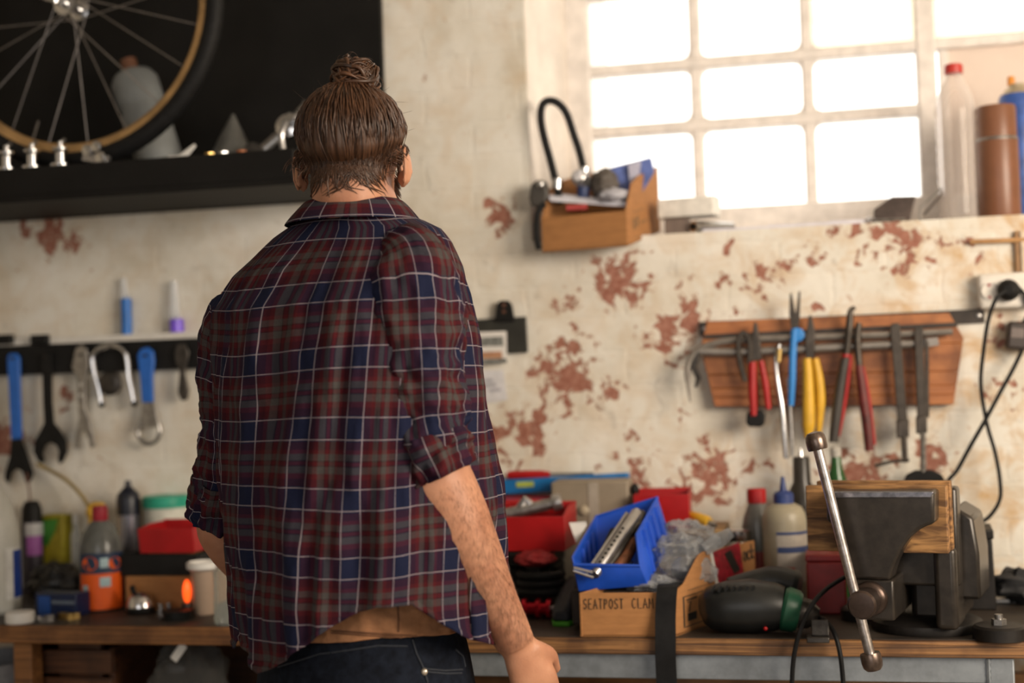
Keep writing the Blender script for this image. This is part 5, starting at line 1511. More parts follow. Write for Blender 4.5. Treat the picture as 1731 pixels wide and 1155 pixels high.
    t = MB().box(c + V(-.02, .02, .035), (.14, .16, .066), rotz(-8)).build('seat_clamp_carton', mat('dark_card', (.05, .04, .035), .8), origin=c, bevel=.003); tag(t, 'dark carton inside the cardboard box under the blue bin', 'carton')
    # --- clear plastic bags
    film = clear('clear_film', (.50, .52, .55), .20, .15)
    for nm, (px, py, Y), r, sd, lb in (('parts_bag', (1150, 955, 2.76), (.058, .05, .050), 2.1, 'crumpled clear plastic bag between blue bin and cardboard'), ('parts_bag', (1158, 912, 2.86), (.060, .05, .034), 6.4, 'crumpled clear plastic bag behind the blue bin'), ('parts_bag', (1105, 990, 2.70), (.045, .045, .020), 9.2, 'flat clear plastic bag under the blue bin')):
        c = P(px, py, Y); t = lump(c, r, sd, .32, 40, 26, 2.2).build(nm, film, origin=c - V(0, 0, r[2])); tag(t, lb, 'bag', 'clear plastic bags')
        if sd < 7: MB().ball(c + V(.01, 0, -.008), (r[0] * .5, r[1] * .5, r[2] * .5), 10, 8).build('wrapped_part', STEEL, t)
    p0 = P(1190, 930, 2.74); p1 = P(1236, 900, 2.78)
    tag(MB().tube([p0, p0.lerp(p1, .5), p1], [.012, .016, .010], 10, sq=(1, .45)).build('rolled_film', film, origin=p0), 'rolled strip of clear film leaning on the cardboard box', 'film')
    # --- red bins, box and tools in the stack beside the man
    yk = 2.86
    b = bp(895, 1040, yk + .09, z); s = M(905, 990, yk, 1)
    hk = P(905, 934, yk).z - z
    t = thing('black_toolbox', 'black plastic toolbox under the red bin beside the man', 'toolbox', b)
    MB().box(b + V(0, 0, hk * .36), (106 * s, .16, hk * .72)).build('box_body', BLACK, t, bevel=.006)
    MB().box(b + V(0, 0, hk * .86), (109 * s, .165, hk * .27)).build('lid', BLACK, t, bevel=.006)
    MB().box(b + V(.03, -.084, hk * .7), (.03, .008, .02)).build('latch', DSTEEL, t, bevel=.002)
    b = bp(907, 932, yk + .08, z + hk + .001)
    s = M(907, 900, yk, 1)
    redbin(b, 124 * s, .14, 72 * s, 'red parts bin with a grey tube, on the black toolbox', lip=.82)
    a = P(846, 872, yk + .07); e = P(940, 850, yk + .09)
    t = thing('grey_tube', 'grey metal tube with a clamp lying in the red bin', 'tube', a)
    MB().tube([a, e], .0125, 16).build('tube', STEEL, t)
    MB().lathe([(.017, -.008), (.019, 0), (.017, .012)], e, (e - a), 16).build('clamp_ring', ALU, t)
    MB().tube([a.lerp(e, .35) + V(0, 0, .008), a.lerp(e, .45) + V(0, 0, .022), a.lerp(e, .55) + V(0, 0, .008)], .009, 8).build('clamp', ALU, t)
    # red toolbox and blue level behind
    b = bp(884, 1000, 3.12, z); s = M(890, 900, 3.05, 1); hr_ = P(890, 846, 3.03).z - z
    t = thing('red_toolbox', 'red metal toolbox at the wall under the blue level', 'toolbox', b)
    MB().box(b + V(0, 0, hr_ * .42), (104 * s, .13, hr_ * .84)).build('box_body', REDP, t, bevel=.004)
    MB().box(b + V(0, 0, hr_ * .92), (106 * s, .134, hr_ * .15)).build('lid', REDP, t, bevel=.006)
    a = P(833, 832, 3.165); e = P(1064, 812, 3.165); a.z = max(a.z, z + hr_ + .0185)
    t = thing('spirit_level', 'long blue spirit level lying on the red toolbox', 'level', V(a.x, a.y, z + hr_))
    d = (e - a); rr = d.to_track_quat('X', 'Z').to_matrix()
    MB().box((a + e) / 2, (d.length, .024, .034), rr).build('level_body', mat('blue_paint', (.01, .15, .42), .4), t, bevel=.003)
    MB().box(a.lerp(e, .25) + V(0, -.0125, .004), (.04, .002, .012), rr).build('vial_window', mat('vial_green', (.4, .5, .1), .3), t)
    a2 = P(858, 815, 3.165); e2 = P(930, 808, 3.165); a2.z = e2.z = max(a2.z, (a.z + e.z) / 2 + .022)
    t = thing('red_screwdriver', 'red handled screwdriver lying on the blue level', 'screwdriver', a2)
    MB().tube([a2, a2.lerp(e2, .1), a2.lerp(e2, .8), e2], [.008, .010, .010, .006], 10).build('handle', REDP, t)
    e3 = e2 + (e2 - a2).normalized() * .10
    MB().tube([e2, e3], .0032, 8).build('shaft', STEEL, t)
    a2 = P(948, 813, 3.165); e2 = P(1012, 806, 3.165)
    t = MB().tube([a2, a2.lerp(e2, .5), e2], [.006, .008, .004], 8).build('dark_file', DSTEEL, origin=a2); tag(t, 'dark metal file lying on the blue level beside screwdriver', 'file')
    # tan box with tape
    b = bp(1008, 1000, 3.09, z); s = M(1008, 860, 3.04, 1); hh = P(1008, 814, 3.04).z - z
    t = thing('tan_box', 'dull tan plastic box with a taped front behind the blue bin', 'box', b)
    tm = mat('tan_plastic', (.25, .205, .15), .55, var=.15, scale=10)
    MB().box(b + V(0, 0, hh / 2), (132 * s, .10, hh), rotz(2)).build('box_body', tm, t, bevel=.004)
    MB().box(b + rotz(2) @ V(.008, -.051, hh * .6), (.022, .0012, hh * .78), rotz(2)).build('tape', mat('clear_tape', (.34, .30, .25), .25), t)
    q = P(988, 863, 3.038); MB().lathe([(.010, 0), (.010, .005), (.004, .008)], q, (0, -1, 0), 16).build('knob', mat('pale_knob', (.42, .36, .26), .4), t)
    q = P(1073, 828, 3.06); t = MB().ball(q, (.010, .010, .014), 12, 8).build('rubber_foot', BLACK, t)
    # crate with red bin at the wall
    b = bp(1160, 1000, 3.09, z); s = M(1150, 900, 3.0, 1); hc = P(1150, 897, 3.0).z - z
    t = thing('wooden_block', 'wooden block against the wall carrying a red bin', 'block', b)
    MB().box(b + V(0, 0, hc / 2), (148 * s, .17, hc)).build('block', wood('pale_wood', (.40, .25, .10), (.25, .14, .05)), t, bevel=.003)
    b = bp(1123, 892, 3.08, z + hc + .001); s = M(1120, 860, 3.02, 1)
    redbin(b, 92 * s, .12, 60 * s, 'red parts bin at the wall right of the tan box', lip=.97, rz=rotz(3))
    a = P(1166, 872, 3.06); e = P(1200, 903, 3.02); e.z = max(e.z, z + hc + .012)
    t = thing('glue_tube', 'yellow glue tube leaning against the right red bin', 'tube', e)
    MB().tube([a, a.lerp(e, .3), a.lerp(e, .85), e], [.010, .013, .014, .011], 14).build('tube_body', YELP, t)
    MB().tube([e, e + (e - a).normalized() * .02], [.008, .004], 10).build('nozzle', STEEL, t)
    # white paper tag
    q = [P(962, 884, 2.80), P(990, 882, 2.80), P(992, 888, 2.80), P(974, 918, 2.79)]
    tag(MB().prism(q, (0, .0015, 0)).build('paper_tag', PAPER, origin=q[3]), 'torn white paper tag between red bin and blue bin', 'tag')
    # black roll, red pouch, red hub, black shoe
    b = bench_pt(908, 1046); ht = P(908, 1010, b.y).z - z
    t = thing('red_hub', 'red anodised wheel hub on the bench beside the forearm', 'hub', b)
    r = M(908, 1030, b.y, 17)
    MB().cyl(b + V(-.03, 0, r), b + V(.03, 0, r), r * .62, n=20).build('shell', mat('red_anodised', (.55, .015, .03), .25, metal=.7), t)
    for x in (-.024, .004, .026): MB().cyl(b + V(x - .004, 0, r), b + V(x + .004, 0, r), r, n=24).build('flange', mat('red_anodised', (.55, .015, .03), .25, metal=.7), t)
    MB().cyl(b + V(-.04, 0, r), b + V(.04, 0, r), .006, n=10).build('axle', ALU, t)
    r0 = M(908, 985, b.y, 45)
    c = V(b.x, b.y + .05, b.z + 2 * r + .001)
    t = thing('rubber_roll', 'roll of black rubber tube on top of the red hub', 'roll', c)
    for k_ in range(3): MB().tube(arc(c + V(0, 0, .009 + .016 * k_), r0 - .009 - .001 * k_, 0, 350, 40, (1, 0, 0), (0, 1, 0)), .009, 10).build('winding', RUBBER, t)
    c2 = c + V(-.01, 0, .058)
    t = lump(c2 + V(0, 0, .014), (.040, .032, .017), 4.4, .2).build('red_pouch', mat('red_cloth', (.24, .012, .014), .7, var=.3, scale=40), origin=c2); tag(t, 'dark red cloth pouch lying on the black rubber roll', 'pouch')
    b = bench_pt(952, 1056); t = thing('black_shoe', 'black shoe with a bright green sole edge beside the box', 'shoe', b)
    s = M(952, 1020, b.y, 1)
    rs = []
    for y_, wd, h in ((-.02, .014, .018), (0, .021, .03), (.04, .024, .045), (.09, .023, .062), (.12, .018, .068)):
        cc = b + V(0, y_, .010); rs.append([cc + V(wd * x, 0, h * zz) for x, zz in ((-1, 0), (-1.05, .35), (-.85, .75), (-.4, 1), (.4, 1), (.85, .75), (1.05, .35), (1, 0))])
    MB().rings(rs).build('upper', mat('shoe_black', (.018, .02, .026), .6), t, bevel=.003)
    MB().prism([b + V(x, y_, 0) for x, y_ in ((-.016, -.024), (.016, -.024), (.026, .02), (.025, .12), (-.025, .12), (-.026, .02))], (0, 0, .009)).build('sole', mat('green_sole', (.06, .30, .01), .5), t, bevel=.002)
    # --- bottles behind
    b = bp(1284, 980, 3.06, z); s = M(1284, 900, 3.06, 1); H = lambda py: P(1284, py, 3.06).z - z
    t = thing('solvent_bottle', 'grey bottle with a red cap behind the glue bottle', 'bottle', b)
    R_ = 26 * s
    MB().lathe([(R_ * .9, 0), (R_, .006), (R_, H(890)), (R_ * .9, H(875)), (R_ * .62, H(855)), (R_ * .5, H(848))], b, (0, 0, 1), 26).build('bottle_body', mat('grey_liquid2', (.16, .155, .14), .3, var=.25, scale=20), t)
    MB().lathe([(R_ * .62, H(850)), (R_ * .62, H(828)), (R_ * .55, H(826))], b, (0, 0, 1), 22).build('cap', REDP, t)
    MB().lathe([(R_ * 1.01, H(985)), (R_ * 1.01, H(930))], b, (0, 0, 1), 26).build('red_label', mat('dull_red_label', (.28, .05, .04), .5), t)
    b = bp(1330, 990, 2.97, z); s = M(1330, 900, 2.97, 1); H = lambda py: P(1330, py, 2.97).z - z
    t = thing('glue_bottle', 'cream glue bottle with a blue pointed nozzle', 'bottle', b)
    R_ = 37 * s
    MB().lathe([(R_ * .92, 0), (R_, .006), (R_, H(880)), (R_ * .95, H(868)), (R_ * .8, H(857)), (R_ * .5, H(851)), (R_ * .4, H(850))], b, (0, 0, 1), 30).build('bottle_body', mat('glue_cream', (.30, .265, .19), .4, var=.08), t)
    MB().lathe([(R_ * .46, H(852)), (R_ * .46, H(836)), (R_ * .38, H(832)), (R_ * .17, H(829)), (R_ * .08, H(806))], b, (0, 0, 1), 22).build('nozzle', mat('navy_plastic', (.025, .045, .16), .4), t)
    def patch(px0, px1, y0, y1, rr, nme, m_):
        vd = b - CAM_LOC; vd.z = 0; vd.normalize(); rt = V(vd.y, -vd.x, 0); n = 8
        a0 = math.asin(max(-1, min(1, (px0 - 1330) * s / rr))); a1 = math.asin(max(-1, min(1, (px1 - 1330) * s / rr)))
        rows = [[V(b.x, b.y, P(1330, yy, b.y).z) + rt * rr * math.sin(a0 + (a1 - a0) * i / n) - vd * rr * math.cos(a0 + (a1 - a0) * i / n) for i in range(n + 1)] for yy in (y1, y0)]
        MB().add(rows[0] + rows[1], [(i, i + 1, n + 2 + i, n + 1 + i) for i in range(n)]).build(nme, m_, t)
    patch(1316, 1366.9, 895, 980, R_ + .0006, 'label', mat('label_pale', (.40, .36, .31), .5))
    for y0, y1, x0 in ((896, 901, 1316), (921, 931, 1317)): patch(x0, 1366.9, y0, y1, R_ + .001, 'blue_band', mat('label_navy', (.03, .05, .14), .5))
    patch(1324, 1345, 955, 962, R_ + .001, 'red_print', mat('label_red', (.45, .08, .06), .5))
    b = bp(1250, 980, 2.98, z); s = M(1250, 920, 2.98, 1); H = lambda py: P(1250, py, 2.98).z - z
    t = thing('screw_jar', 'glass jar with a shiny metal lid behind the cardboard box', 'jar', b)
    MB().lathe([(22 * s, 0), (22 * s, H(918)), (20 * s, H(912))], b, (0, 0, 1), 24).build('glass', clear('jar_glass', (.6, .64, .6), .22), t)
    MB().lathe([(21.5 * s, H(914)), (22 * s, H(912)), (22 * s, H(897)), (18 * s, H(895))], b, (0, 0, 1), 24).build('lid', CHROME, t)
    b = bp(1362, 980, 3.10, z); s = M(1362, 850, 3.10, 1); H = lambda py: P(1362, py, 3.10).z - z
    t = thing('oil_can', 'black oil can with a chrome neck behind the glue bottle', 'can', b)
    MB().lathe([(27 * s, 0), (28 * s, H(855)), (25 * s, H(835)), (15 * s, H(815)), (14 * s, H(775)), (12 * s, H(772))], b, (0, 0, 1), 24).build('can_body', mat('oily_black', (.03, .026, .022), .3, var=.4, scale=20), t)
    MB().lathe([(5 * s, H(776)), (4 * s, H(768)), (1.5 * s, H(758))], b, (0, 0, 1), 14).build('spout', CHROME, t)
    b = bp(1421, 980, 3.10, z); s = M(1421, 800, 3.10, 1); H = lambda py: P(1421, py, 3.10).z - z
    t = thing('green_bottle', 'green glass bottle with pale cap behind the vise', 'bottle', b)
    MB().lathe([(19 * s, 0), (19 * s, H(835)), (17 * s, H(812)), (10 * s, H(790)), (8 * s, H(770))], b, (0, 0, 1), 22).build('glass', mat('green_glass', (.03, .11, .03), .15, var=.2, trans=.3), t)
    MB().lathe([(9 * s, H(772)), (9.5 * s, H(760)), (6 * s, H(755))], b, (0, 0, 1), 16).build('cap', mat('pale_cap', (.40, .38, .34), .4), t)
    b = bp(1398, 1000, 2.90, z); s = M(1398, 960, 2.86, 1); h = P(1398, 938, 2.86).z - z
    t = thing('red_tin', 'red tin box behind the vise handle', 'tin', b)
    MB().box(b + V(0, 0, h * .44), (66 * s, .08, h * .88)).build('tin_body', mat('dull_red', (.22, .015, .015), .45, var=.2), t, bevel=.004)
    MB().box(b + V(0, 0, h * .94), (68 * s, .083, h * .12)).build('lid', mat('dull_red', (.22, .015, .015), .45), t, bevel=.003)
    # --- power tool lying on the bench
    a = bench_pt(1200, 1074); rr0 = M(1250, 1030, 2.70, 1)
    Yd = a.y + .028
    t = thing('angle_grinder', 'black power tool with a dark green collar lying on the bench', 'power tool', V(a.x, Yd, z))
    tm = mat('tool_black', (.010, .011, .011), .38, var=.3, scale=40, bump=.05)
    cs = [(1183, 1032, 10), (1187, 1031, 24), (1200, 1029, 36), (1230, 1026, 43), (1270, 1025, 45), (1310, 1026, 40), (1322, 1028, 36)]
    ctr = [P(x, y, Yd) for x, y, r in cs]
    for c, q in zip(ctr, cs): c.z = max(c.z, z + q[2] * rr0 * .98)
    MB().tube(ctr, [r * rr0 for _, _, r in cs], 26).build('motor_body', tm, t)
    e0 = ctr[-1]; e1 = P(1352, 1030, Yd); e1.z = z + 34 * rr0
    MB().tube([e0, e0.lerp(e1, .2), e0.lerp(e1, .8), e1], [33 * rr0, 37 * rr0, 35 * rr0, 30 * rr0], 26).build('green_collar', mat('tool_green', (.012, .075, .04), .4), t)
    e2 = P(1384, 1034, Yd); e2.z = z + 28 * rr0
    MB().tube([e1, e1.lerp(e2, .5), e2], [26 * rr0, 24 * rr0, 12 * rr0], 20).build('gear_head', DSTEEL, t)
    g0 = P(1236, 1000, Yd + .05); g1 = P(1300, 983, Yd + .07); g2 = P(1352, 992, Yd + .06)
    MB().tube(smoothpath([g0, g1, g2], 6), [24 * rr0] * 6 + [26 * rr0] * 6 + [18 * rr0], 20).build('side_handle', tm, t)
    for k_ in range(7): MB().box(P(1206 + 11 * k_, 996, Yd - .034) + V(0, .004, 0), (.004, .012, .012), rot('Y', 30)).build('vent_rib', BLACK, t)
    MB().ball(P(1294, 1063, Yd - .036), .004, 8, 6).build('red_switch', REDP, t)
    # cord of the tool looping over the bench edge
    cord = [P(1428, 976, 2.70), P(1400, 994, 2.66), P(1376, 1018, 2.60), P(1358, 1052, 2.575), P(1346, 1090, 2.57), P(1340, 1130, 2.575), P(1338, 1190, 2.58)]
    cord2 = [P(1384, 1044, 2.66), P(1398, 1052, 2.62), P(1411, 1072, 2.58), P(1420, 1105, 2.57), P(1425, 1150, 2.575), P(1426, 1190, 2.58)]
    t = thing('extension_cord', 'black power cord looping down over the bench front', 'cord', cord[-1])
    MB().tube(smoothpath(cord, 8), .0042, 8).build('cable', RUBBER, t)
    MB().tube(smoothpath(cord2, 8), .0042, 8).build('cable', RUBBER, t)
    b = bench_pt(1383, 1088) + V(0, .006, 0); s = M(1383, 1070, b.y, 1)
    t = thing('steel_clip', 'small dark steel clip at the bench edge below the vise handle', 'clip', b)
    MB().box(b + V(0, .01, 5 * s), (38 * s, .03, 10 * s)).build('foot', DSTEEL, t, bevel=.002)
    MB().box(b + V(.004, .016, 22 * s), (30 * s, .008, 28 * s), rot('X', -20)).build('plate', DSTEEL, t, bevel=.002)
    # dark things right of the vise
    b = bp(1738, 1010, 3.0, z); t = lump(b + V(0, 0, .035), (.06, .05, .035), 7.7, .3).build('dark_cloth', mat('dark_rag', (.03, .03, .032), .8), origin=b); tag(t, 'dark crumpled cloth on the bench at the right edge', 'cloth')
    a = PZ(1636, 1018, z + .004); e = PZ(1745, 1014, z + .004)
    t = MB().box((a + e) / 2 + V(0, 0, .001), ((e - a).length, .02, .008), rotz(-2)).build('steel_bar', STEEL, origin=(a + e) / 2, bevel=.001); tag(t, 'flat steel bar on bench right of the vise', 'bar')
    # wood stored under the right bench
    b = bp(985, 1190, 2.75, 0)
    t = thing('plywood_offcut', 'brown plywood offcut leaning under the steel bench', 'board', b)
    MB().box(b + V(0, .02, .37), (.16, .018, .735), rot('X', -3)).build('board', wood('ply', (.42, .21, .07), (.28, .13, .04)), t, bevel=.002)
right_bench()
# ------------------------------------------------------------------ bench vise
def vise():
    ang = 12
    V0 = V(P(1495, 1000, 2.60).x, 2.60, BENCH_Z)
    rt = V(math.cos(RAD(ang)), -math.sin(RAD(ang)), 0); fw = V(math.sin(RAD(ang)), math.cos(RAD(ang)), 0); up = V(0, 0, 1)
    R3 = Matrix((rt, fw, up)).transposed()
    q = lambda x, y, z: V0 + rt * x + fw * y + up * z
    S_ = 1 / 985.
    def zx(X, Y_):            # pixel in the close-up (offset 1340,720, scale 2.655) -> local x and z at the jaw plane
        px, py = 1340 + X / 2.655, 720 + Y_ / 2.655
        p = P(px, py, 2.55)
        d = p - V0
        return d.dot(rt), p.z - BENCH_Z
    t = thing('bench_vise', 'large dark iron bench vise with worn wooden jaw boards', 'vise', V0)
    iron = mat('vise_iron', (.034, .028, .023), .3, spec=.6, metal=.35, var=.4, scale=26, bump=.06)
    edge = STEEL
    def plate(pts, y0, y1, nme, m_, bev=.004, par=t):
        v3 = [q(*(lambda a: (a[0], y0, a[1]))(zx(*p))) for p in pts]
        return MB().prism(v3, fw * (y1 - y0)).build(nme, m_, par, bevel=bev, seg=3)
    curve_r = [(648, 285), (648, 430), (612, 443), (575, 462), (535, 498), (500, 545), (470, 605), (452, 655), (445, 690)]
    curve_l = [(262, 690), (248, 640), (225, 585), (203, 530), (185, 475), (168, 442), (147, 430), (145, 297)]
    j = plate(curve_r + curve_l, -.062, -.004, 'front_jaw', iron, .006)
    plate([(150, 299), (646, 288), (636, 316), (158, 326)], -.0645, -.058, 'jaw_lip', mat('lip_steel', (.30, .30, .34), .28, metal=.9, var=.4, scale=60), .002, j)
    # slide block and screw
    x0, zA = zx(285, 870); x1, zB = zx(458, 688)
    MB().box(q((x0 + x1) / 2, .07, (zA + zB) / 2), (x1 - x0, .26, zB - zA), R3).build('slide', iron, t, bevel=.004)
    cx, cz = zx(352, 772); hx, hz = zx(320, 785)
    C = q(cx, 0, cz)
    sc = MB().lathe([(.027, -.052), (.028, -.066), (.025, -.072), (.020, -.073), (.020, -.092)], C, fw * 1, 28)
    sc = MB().lathe([(.030, .060), (.030, .066), (.026, .072), (.021, .074), (.021, .092), (.024, .094), (.0245, .135), (.021, .140), (.010, .141)], C, -fw, 30).build('screw_head', mat('screw_brown', (.085, .06, .05), .32, metal=.8, var=.3, scale=30), t)
    # sliding handle through the screw head
    hub = C - fw * .115
    Yh = hub.y
    top = P(1379.5, 747, Yh); bot = P(1473.7, 1118, Yh)
    # keep the bar through the hub's axis plane
    bar = MB().tube([top, top.lerp(bot, .33), top.lerp(bot, .66), bot], .0088, 20).build('handle_bar', mat('bare_steel', (.50, .46, .44), .3, metal=.95, var=.35, scale=70), t)
    d = (bot - top).normalized()
    capm = mat('cap_brown', (.16, .12, .10), .3, metal=.85, var=.35, scale=60)
    MB().lathe([(.0165, .014), (.0175, .010), (.0178, -.002), (.0165, -.010), (.012, -.0155), (.004, -.0175)], top, d, 24).build('handle_cap', capm, t)
    MB().lathe([(.0165, -.014), (.0175, -.010), (.0178, .002), (.0165, .010), (.012, .0155), (.004, .0175)], bot, d, 24).build('handle_cap', capm, t)
    # wooden jaw boards
    wm = wood('vise_wood', (.40, .21, .075), (.10, .045, .016), .7, scale=7, stretch=(1.2, 5, 10), bump=.8)
    def board(X0, Y0, X1, Y1, y0, y1):
        a, za = zx(X0, Y0); b, zb_ = zx(X1, Y1)
        MB().box(q((a + b) / 2, (y0 + y1) / 2, (za + zb_) / 2), (b - a, y1 - y0, za - zb_), R3).build('jaw_board', wm, t, bevel=.002)
    board(12, 285, 692, 582, -.004, .020)
    board(50, 268, 702, 575, .021, .042)
    # rear jaw, body, anvil, base
    a, za = zx(160, 285); b, zb_ = zx(720, 560)
    MB().box(q((a + b) / 2, .067, (za - .006 + .09) / 2), (b - a, .048, za - .006 - .09), R3).build('rear_jaw', iron, t, bevel=.006)
    a, zc = zx(603, 565); b, _ = zx(712, 565)
    MB().box(q((a + b) / 2 - .0, .075, zc / 2 + .008), (b - a, .10, zc - .016), R3).build('body_column', iron, t, bevel=.010, seg=4)
    a2, _ = zx(460, 600)
    MB().box(q((a2 + b) / 2, .17, zc * .45 + .01), (b - a2, .16, zc * .9 - .02), R3).build('body', iron, t, bevel=.012, seg=3)
    MB().prism([q(x, .10, zz) for x, zz in ((b - .01, zc + .065), (b + .022, zc + .045), (b + .03, zc - .02), (b + .03, .06), (b - .01, .06))], fw * .14).build('anvil', iron, t, bevel=.006)
    base = mat('base_iron', (.014, .012, .011), .5, spec=.4, metal=.2, var=.4, scale=30)
    bc, _ = zx(610, 900)
    MB().lathe([(.098, 0), (.100, .006), (.098, .016), (.09, .020), (.075, .024), (.065, .028)], q(bc - .03, .135, 0.0005), up, 40).build('swivel_base', base, t)
    for ex, ey in ((bc + .105, .06), (bc - .155, .20)):
        MB().lathe([(.045, 0), (.045, .020), (.040, .024)], q(ex, ey, .0005), up, 28).build('base_lug', base, t)
        bolt = MB().lathe([(.013, .024), (.013, .034)], q(ex, ey, .0005), up, 6).build('bolt_head', STEEL, t, smooth=20)
        MB().lathe([(.007, .034), (.007, .042)], q(ex, ey, .0005), up, 12).build('bolt_end', STEEL, bolt)
    a, _ = zx(735, 700); 
    # box behind the vise
    b = bp(1652, 1000, 2.98, BENCH_Z); s = M(1652, 950, 2.93, 1)
    k = thing('metal_box', 'dark metal box with a lid behind the vise', 'box', b)
    hb = P(1652, 895, 2.93).z - BENCH_Z
    MB().box(b + V(-.01, 0, hb * .44), (74 * s, .12, hb * .88), rotz(-3), taper=.93).build('box_body', base, k, bevel=.003)
    MB().box(b + V(-.01, 0, hb * .94), (74 * s, .122, hb * .12), rotz(-3)).build('lid', base, k, bevel=.003)
vise()
# ------------------------------------------------------------------ wooden tool board on the wall
def rack():
    Y = WALL - .034
    o = P(1400, 686, WALL)
    t = thing('tool_board', 'reddish wooden tool board hung with pliers and clamps', 'board', V(o.x, WALL, o.z))
    wm = wood('cherry_wood', (.42, .16, .05), (.30, .10, .03), .5, scale=5, stretch=(.5, 4, 9), bump=.2)
    Ltab = [(540, 1196), (588, 1184), (688, 1208)]; Rtab = [(528, 1604), (572, 1629), (684, 1612)]
    cuts = [(543, 529), (590, 580), (634, 628), (657, 651), (672, 667), (688, 684)]
    for (l0, r0), (l1, r1) in zip(cuts, cuts[1:]):
        lx = lambda y: interp(Ltab, y)[0]; rx = lambda y: interp(Rtab, y)[0]
        g = .15
        pts = [(lx(l0), l0 + g), (rx(r0), r0 + g)]
        if r0 < 572 < r1: pts.append((1629, 572))
        pts += [(rx(r1), r1 - g), (lx(l1), l1 - g)]
        if l0 < 588 < l1: pts.append((1184, 588))
        MB().pp(pts, Y, .026).build('plank', wm, t, bevel=.0018, seg=2)
    bm_ = mat('black_strip', (.045, .036, .030), .45, metal=.3, var=.3)
    r = thing('rack_strip', 'dark metal wall strip running above the tool board to the socket', 'strip', P(1420, 545, WALL))
    MB().pp([(1181, 545), (1664, 522), (1665, 546), (1183, 568)], WALL - .0075, .006).build('strip', bm_, r, bevel=.001)
    for px, py in ((1190, 556), (1654, 534)):
        q = P(px, py, WALL - .008); MB().lathe([(.005, 0), (.005, .002), (.002, .003)], q, (0, -1, 0), 12).build('screw', STEEL, r)
    # magnetic bar on the board that carries the tools
    MB().pp([(1190, 566), (1618, 545), (1619, 552), (1191, 573)], Y - .006, .0055).build('holder_bar', bm_, t, bevel=.001)
    T = Y - .022
    # hacksaw
    o = P(1170, 600, T); k = thing('hacksaw', 'grey tubular hacksaw hanging across the tool board', 'saw', o)
    gs = mat('saw_grey', (.27, .245, .22), .4, metal=.6, var=.2)
    MB().tube(smoothpath([P(x, y, T) for x, y in ((1610, 561), (1500, 566), (1380, 570), (1262, 574), (1215, 579), (1183, 590), (1168, 606), (1162, 628), (1163, 650), (1167, 680))], 6), [.0075] * 43 + [.0072, .0068, .006, .0055, .005, .0045, .004, .0035, .003, .0025, .002, .0015], 10).build('frame_tube', gs, k)
    MB().tube(smoothpath([P(x, y, T + .001) for x, y in ((1182, 594), (1260, 595), (1400, 588), (1547, 581))], 6), .0098, 12).build('grip_tube', gs, k)
    MB().pp([(1547, 574), (1585, 570), (1588, 584), (1548, 590)], T - .002, .006).build('flat_end', gs, k, bevel=.001)
    MB().tube([P(1180, 596, T), P(1172, 620, T), P(1181, 640, T), P(1176, 655, T)], [.006, .008, .006, .003], 8).build('wing_nut', DSTEEL, k)
    MB().pp([(1260, 569), (1600, 557), (1600, 561), (1260, 574)], T + .008, .002).build('blade', mat('saw_blue', (.05, .18, .36), .4, metal=.3), k)
    F = T - .014
    dk = mat('tool_dark', (.070, .058, .048), .42, metal=.6, var=.35, scale=40)
    def ptube(px, radii, m_, nme, par, Yp=F, n=12, sq=None):
        pts = [P(x, y, Yp) for x, y in px]; rr = [M(px[0][0], px[0][1], Yp, r) for r in radii]
        pth = smoothpath(pts, 4); r2 = []
        for a, b in zip(rr, rr[1:]):
            for i in range(4): r2.append(a + (b - a) * i / 4)
        r2.append(rr[-1])
        return MB().tube(pth, r2, n, sq=sq).build(nme, m_, par)
    # red handled pliers
    k = thing('red_pliers', 'pliers with red handles and a black end at left of the board', 'pliers', P(1275, 720, F))
    MB().pp([(1274, 545), (1279, 545), (1286, 580), (1288, 608), (1268, 612), (1270, 580)], F, .01).build('jaws', dk, k, bevel=.002)
    ptube([(1272, 612), (1272, 660), (1274, 703)], [7, 7.5, 6], REDP, 'handle', k)
    ptube([(1286, 610), (1294, 650), (1299, 692)], [5, 6, 5], REDP, 'handle', k, F + .008)
    MB().pp([(1262, 699), (1268, 694), (1288, 694), (1293, 702), (1292, 717), (1286, 722), (1266, 722), (1261, 715)], F - .004, .022).build('black_end', BLACK, k, bevel=.004)
    # ring tool
    k = thing('hook_spanner', 'dark curved hook spanner beside the red pliers', 'spanner', P(1258, 640, F))
    MB().tube(smoothpath([P(x, y, F) for x, y in ((1260, 645), (1252, 615), (1248, 585), (1253, 565), (1262, 566), (1268, 585), (1266, 615))], 5), .006, 8).build('hook', dk, k)
    # silver lever
    k = thing('chain_tool', 'long bright steel lever hanging right of the red pliers', 'lever', P(1328, 775, F))
    ptube([(1318, 582), (1312, 606), (1314, 640), (1322, 690), (1326, 735), (1329, 775)], [3, 5, 4, 5, 5.5, 5], CHROME, 'lever', k)
    ptube([(1318, 590), (1316, 612)], [5, 5], BRASS, 'pivot', k, F - .004)
    ptube([(1332, 640), (1338, 730), (1339, 772)], [3, 3.5, 3], STEEL, 'second_arm', k, F + .012)
    # blue pliers
    bl = mat('sky_blue_grip', (.03, .22, .60), .4, var=.1)
    k = thing('blue_pliers', 'blue handled long nose pliers sticking up over the board', 'pliers', P(1340, 688, F))
    MB().pp([(1335, 497), (1338, 495), (1345, 530), (1350, 492), (1353, 493), (1352, 540), (1349, 556), (1337, 556), (1334, 530)], F, .008).build('jaws', dk, k, bevel=.001)
    q = P(1348, 566, F); MB().lathe([(.015, .008), (.015, -.002), (.006, -.004)], q, (0, 1, 0), 20).build('pivot', bl, k)
    ptube([(1343, 556), (1340, 600), (1339, 640), (1337, 686)], [5.5, 6.5, 6.5, 5], bl, 'handle', k)
    # yellow pliers
    k = thing('yellow_pliers', 'pliers with thick yellow handles in middle of the board', 'pliers', P(1370, 742, F))
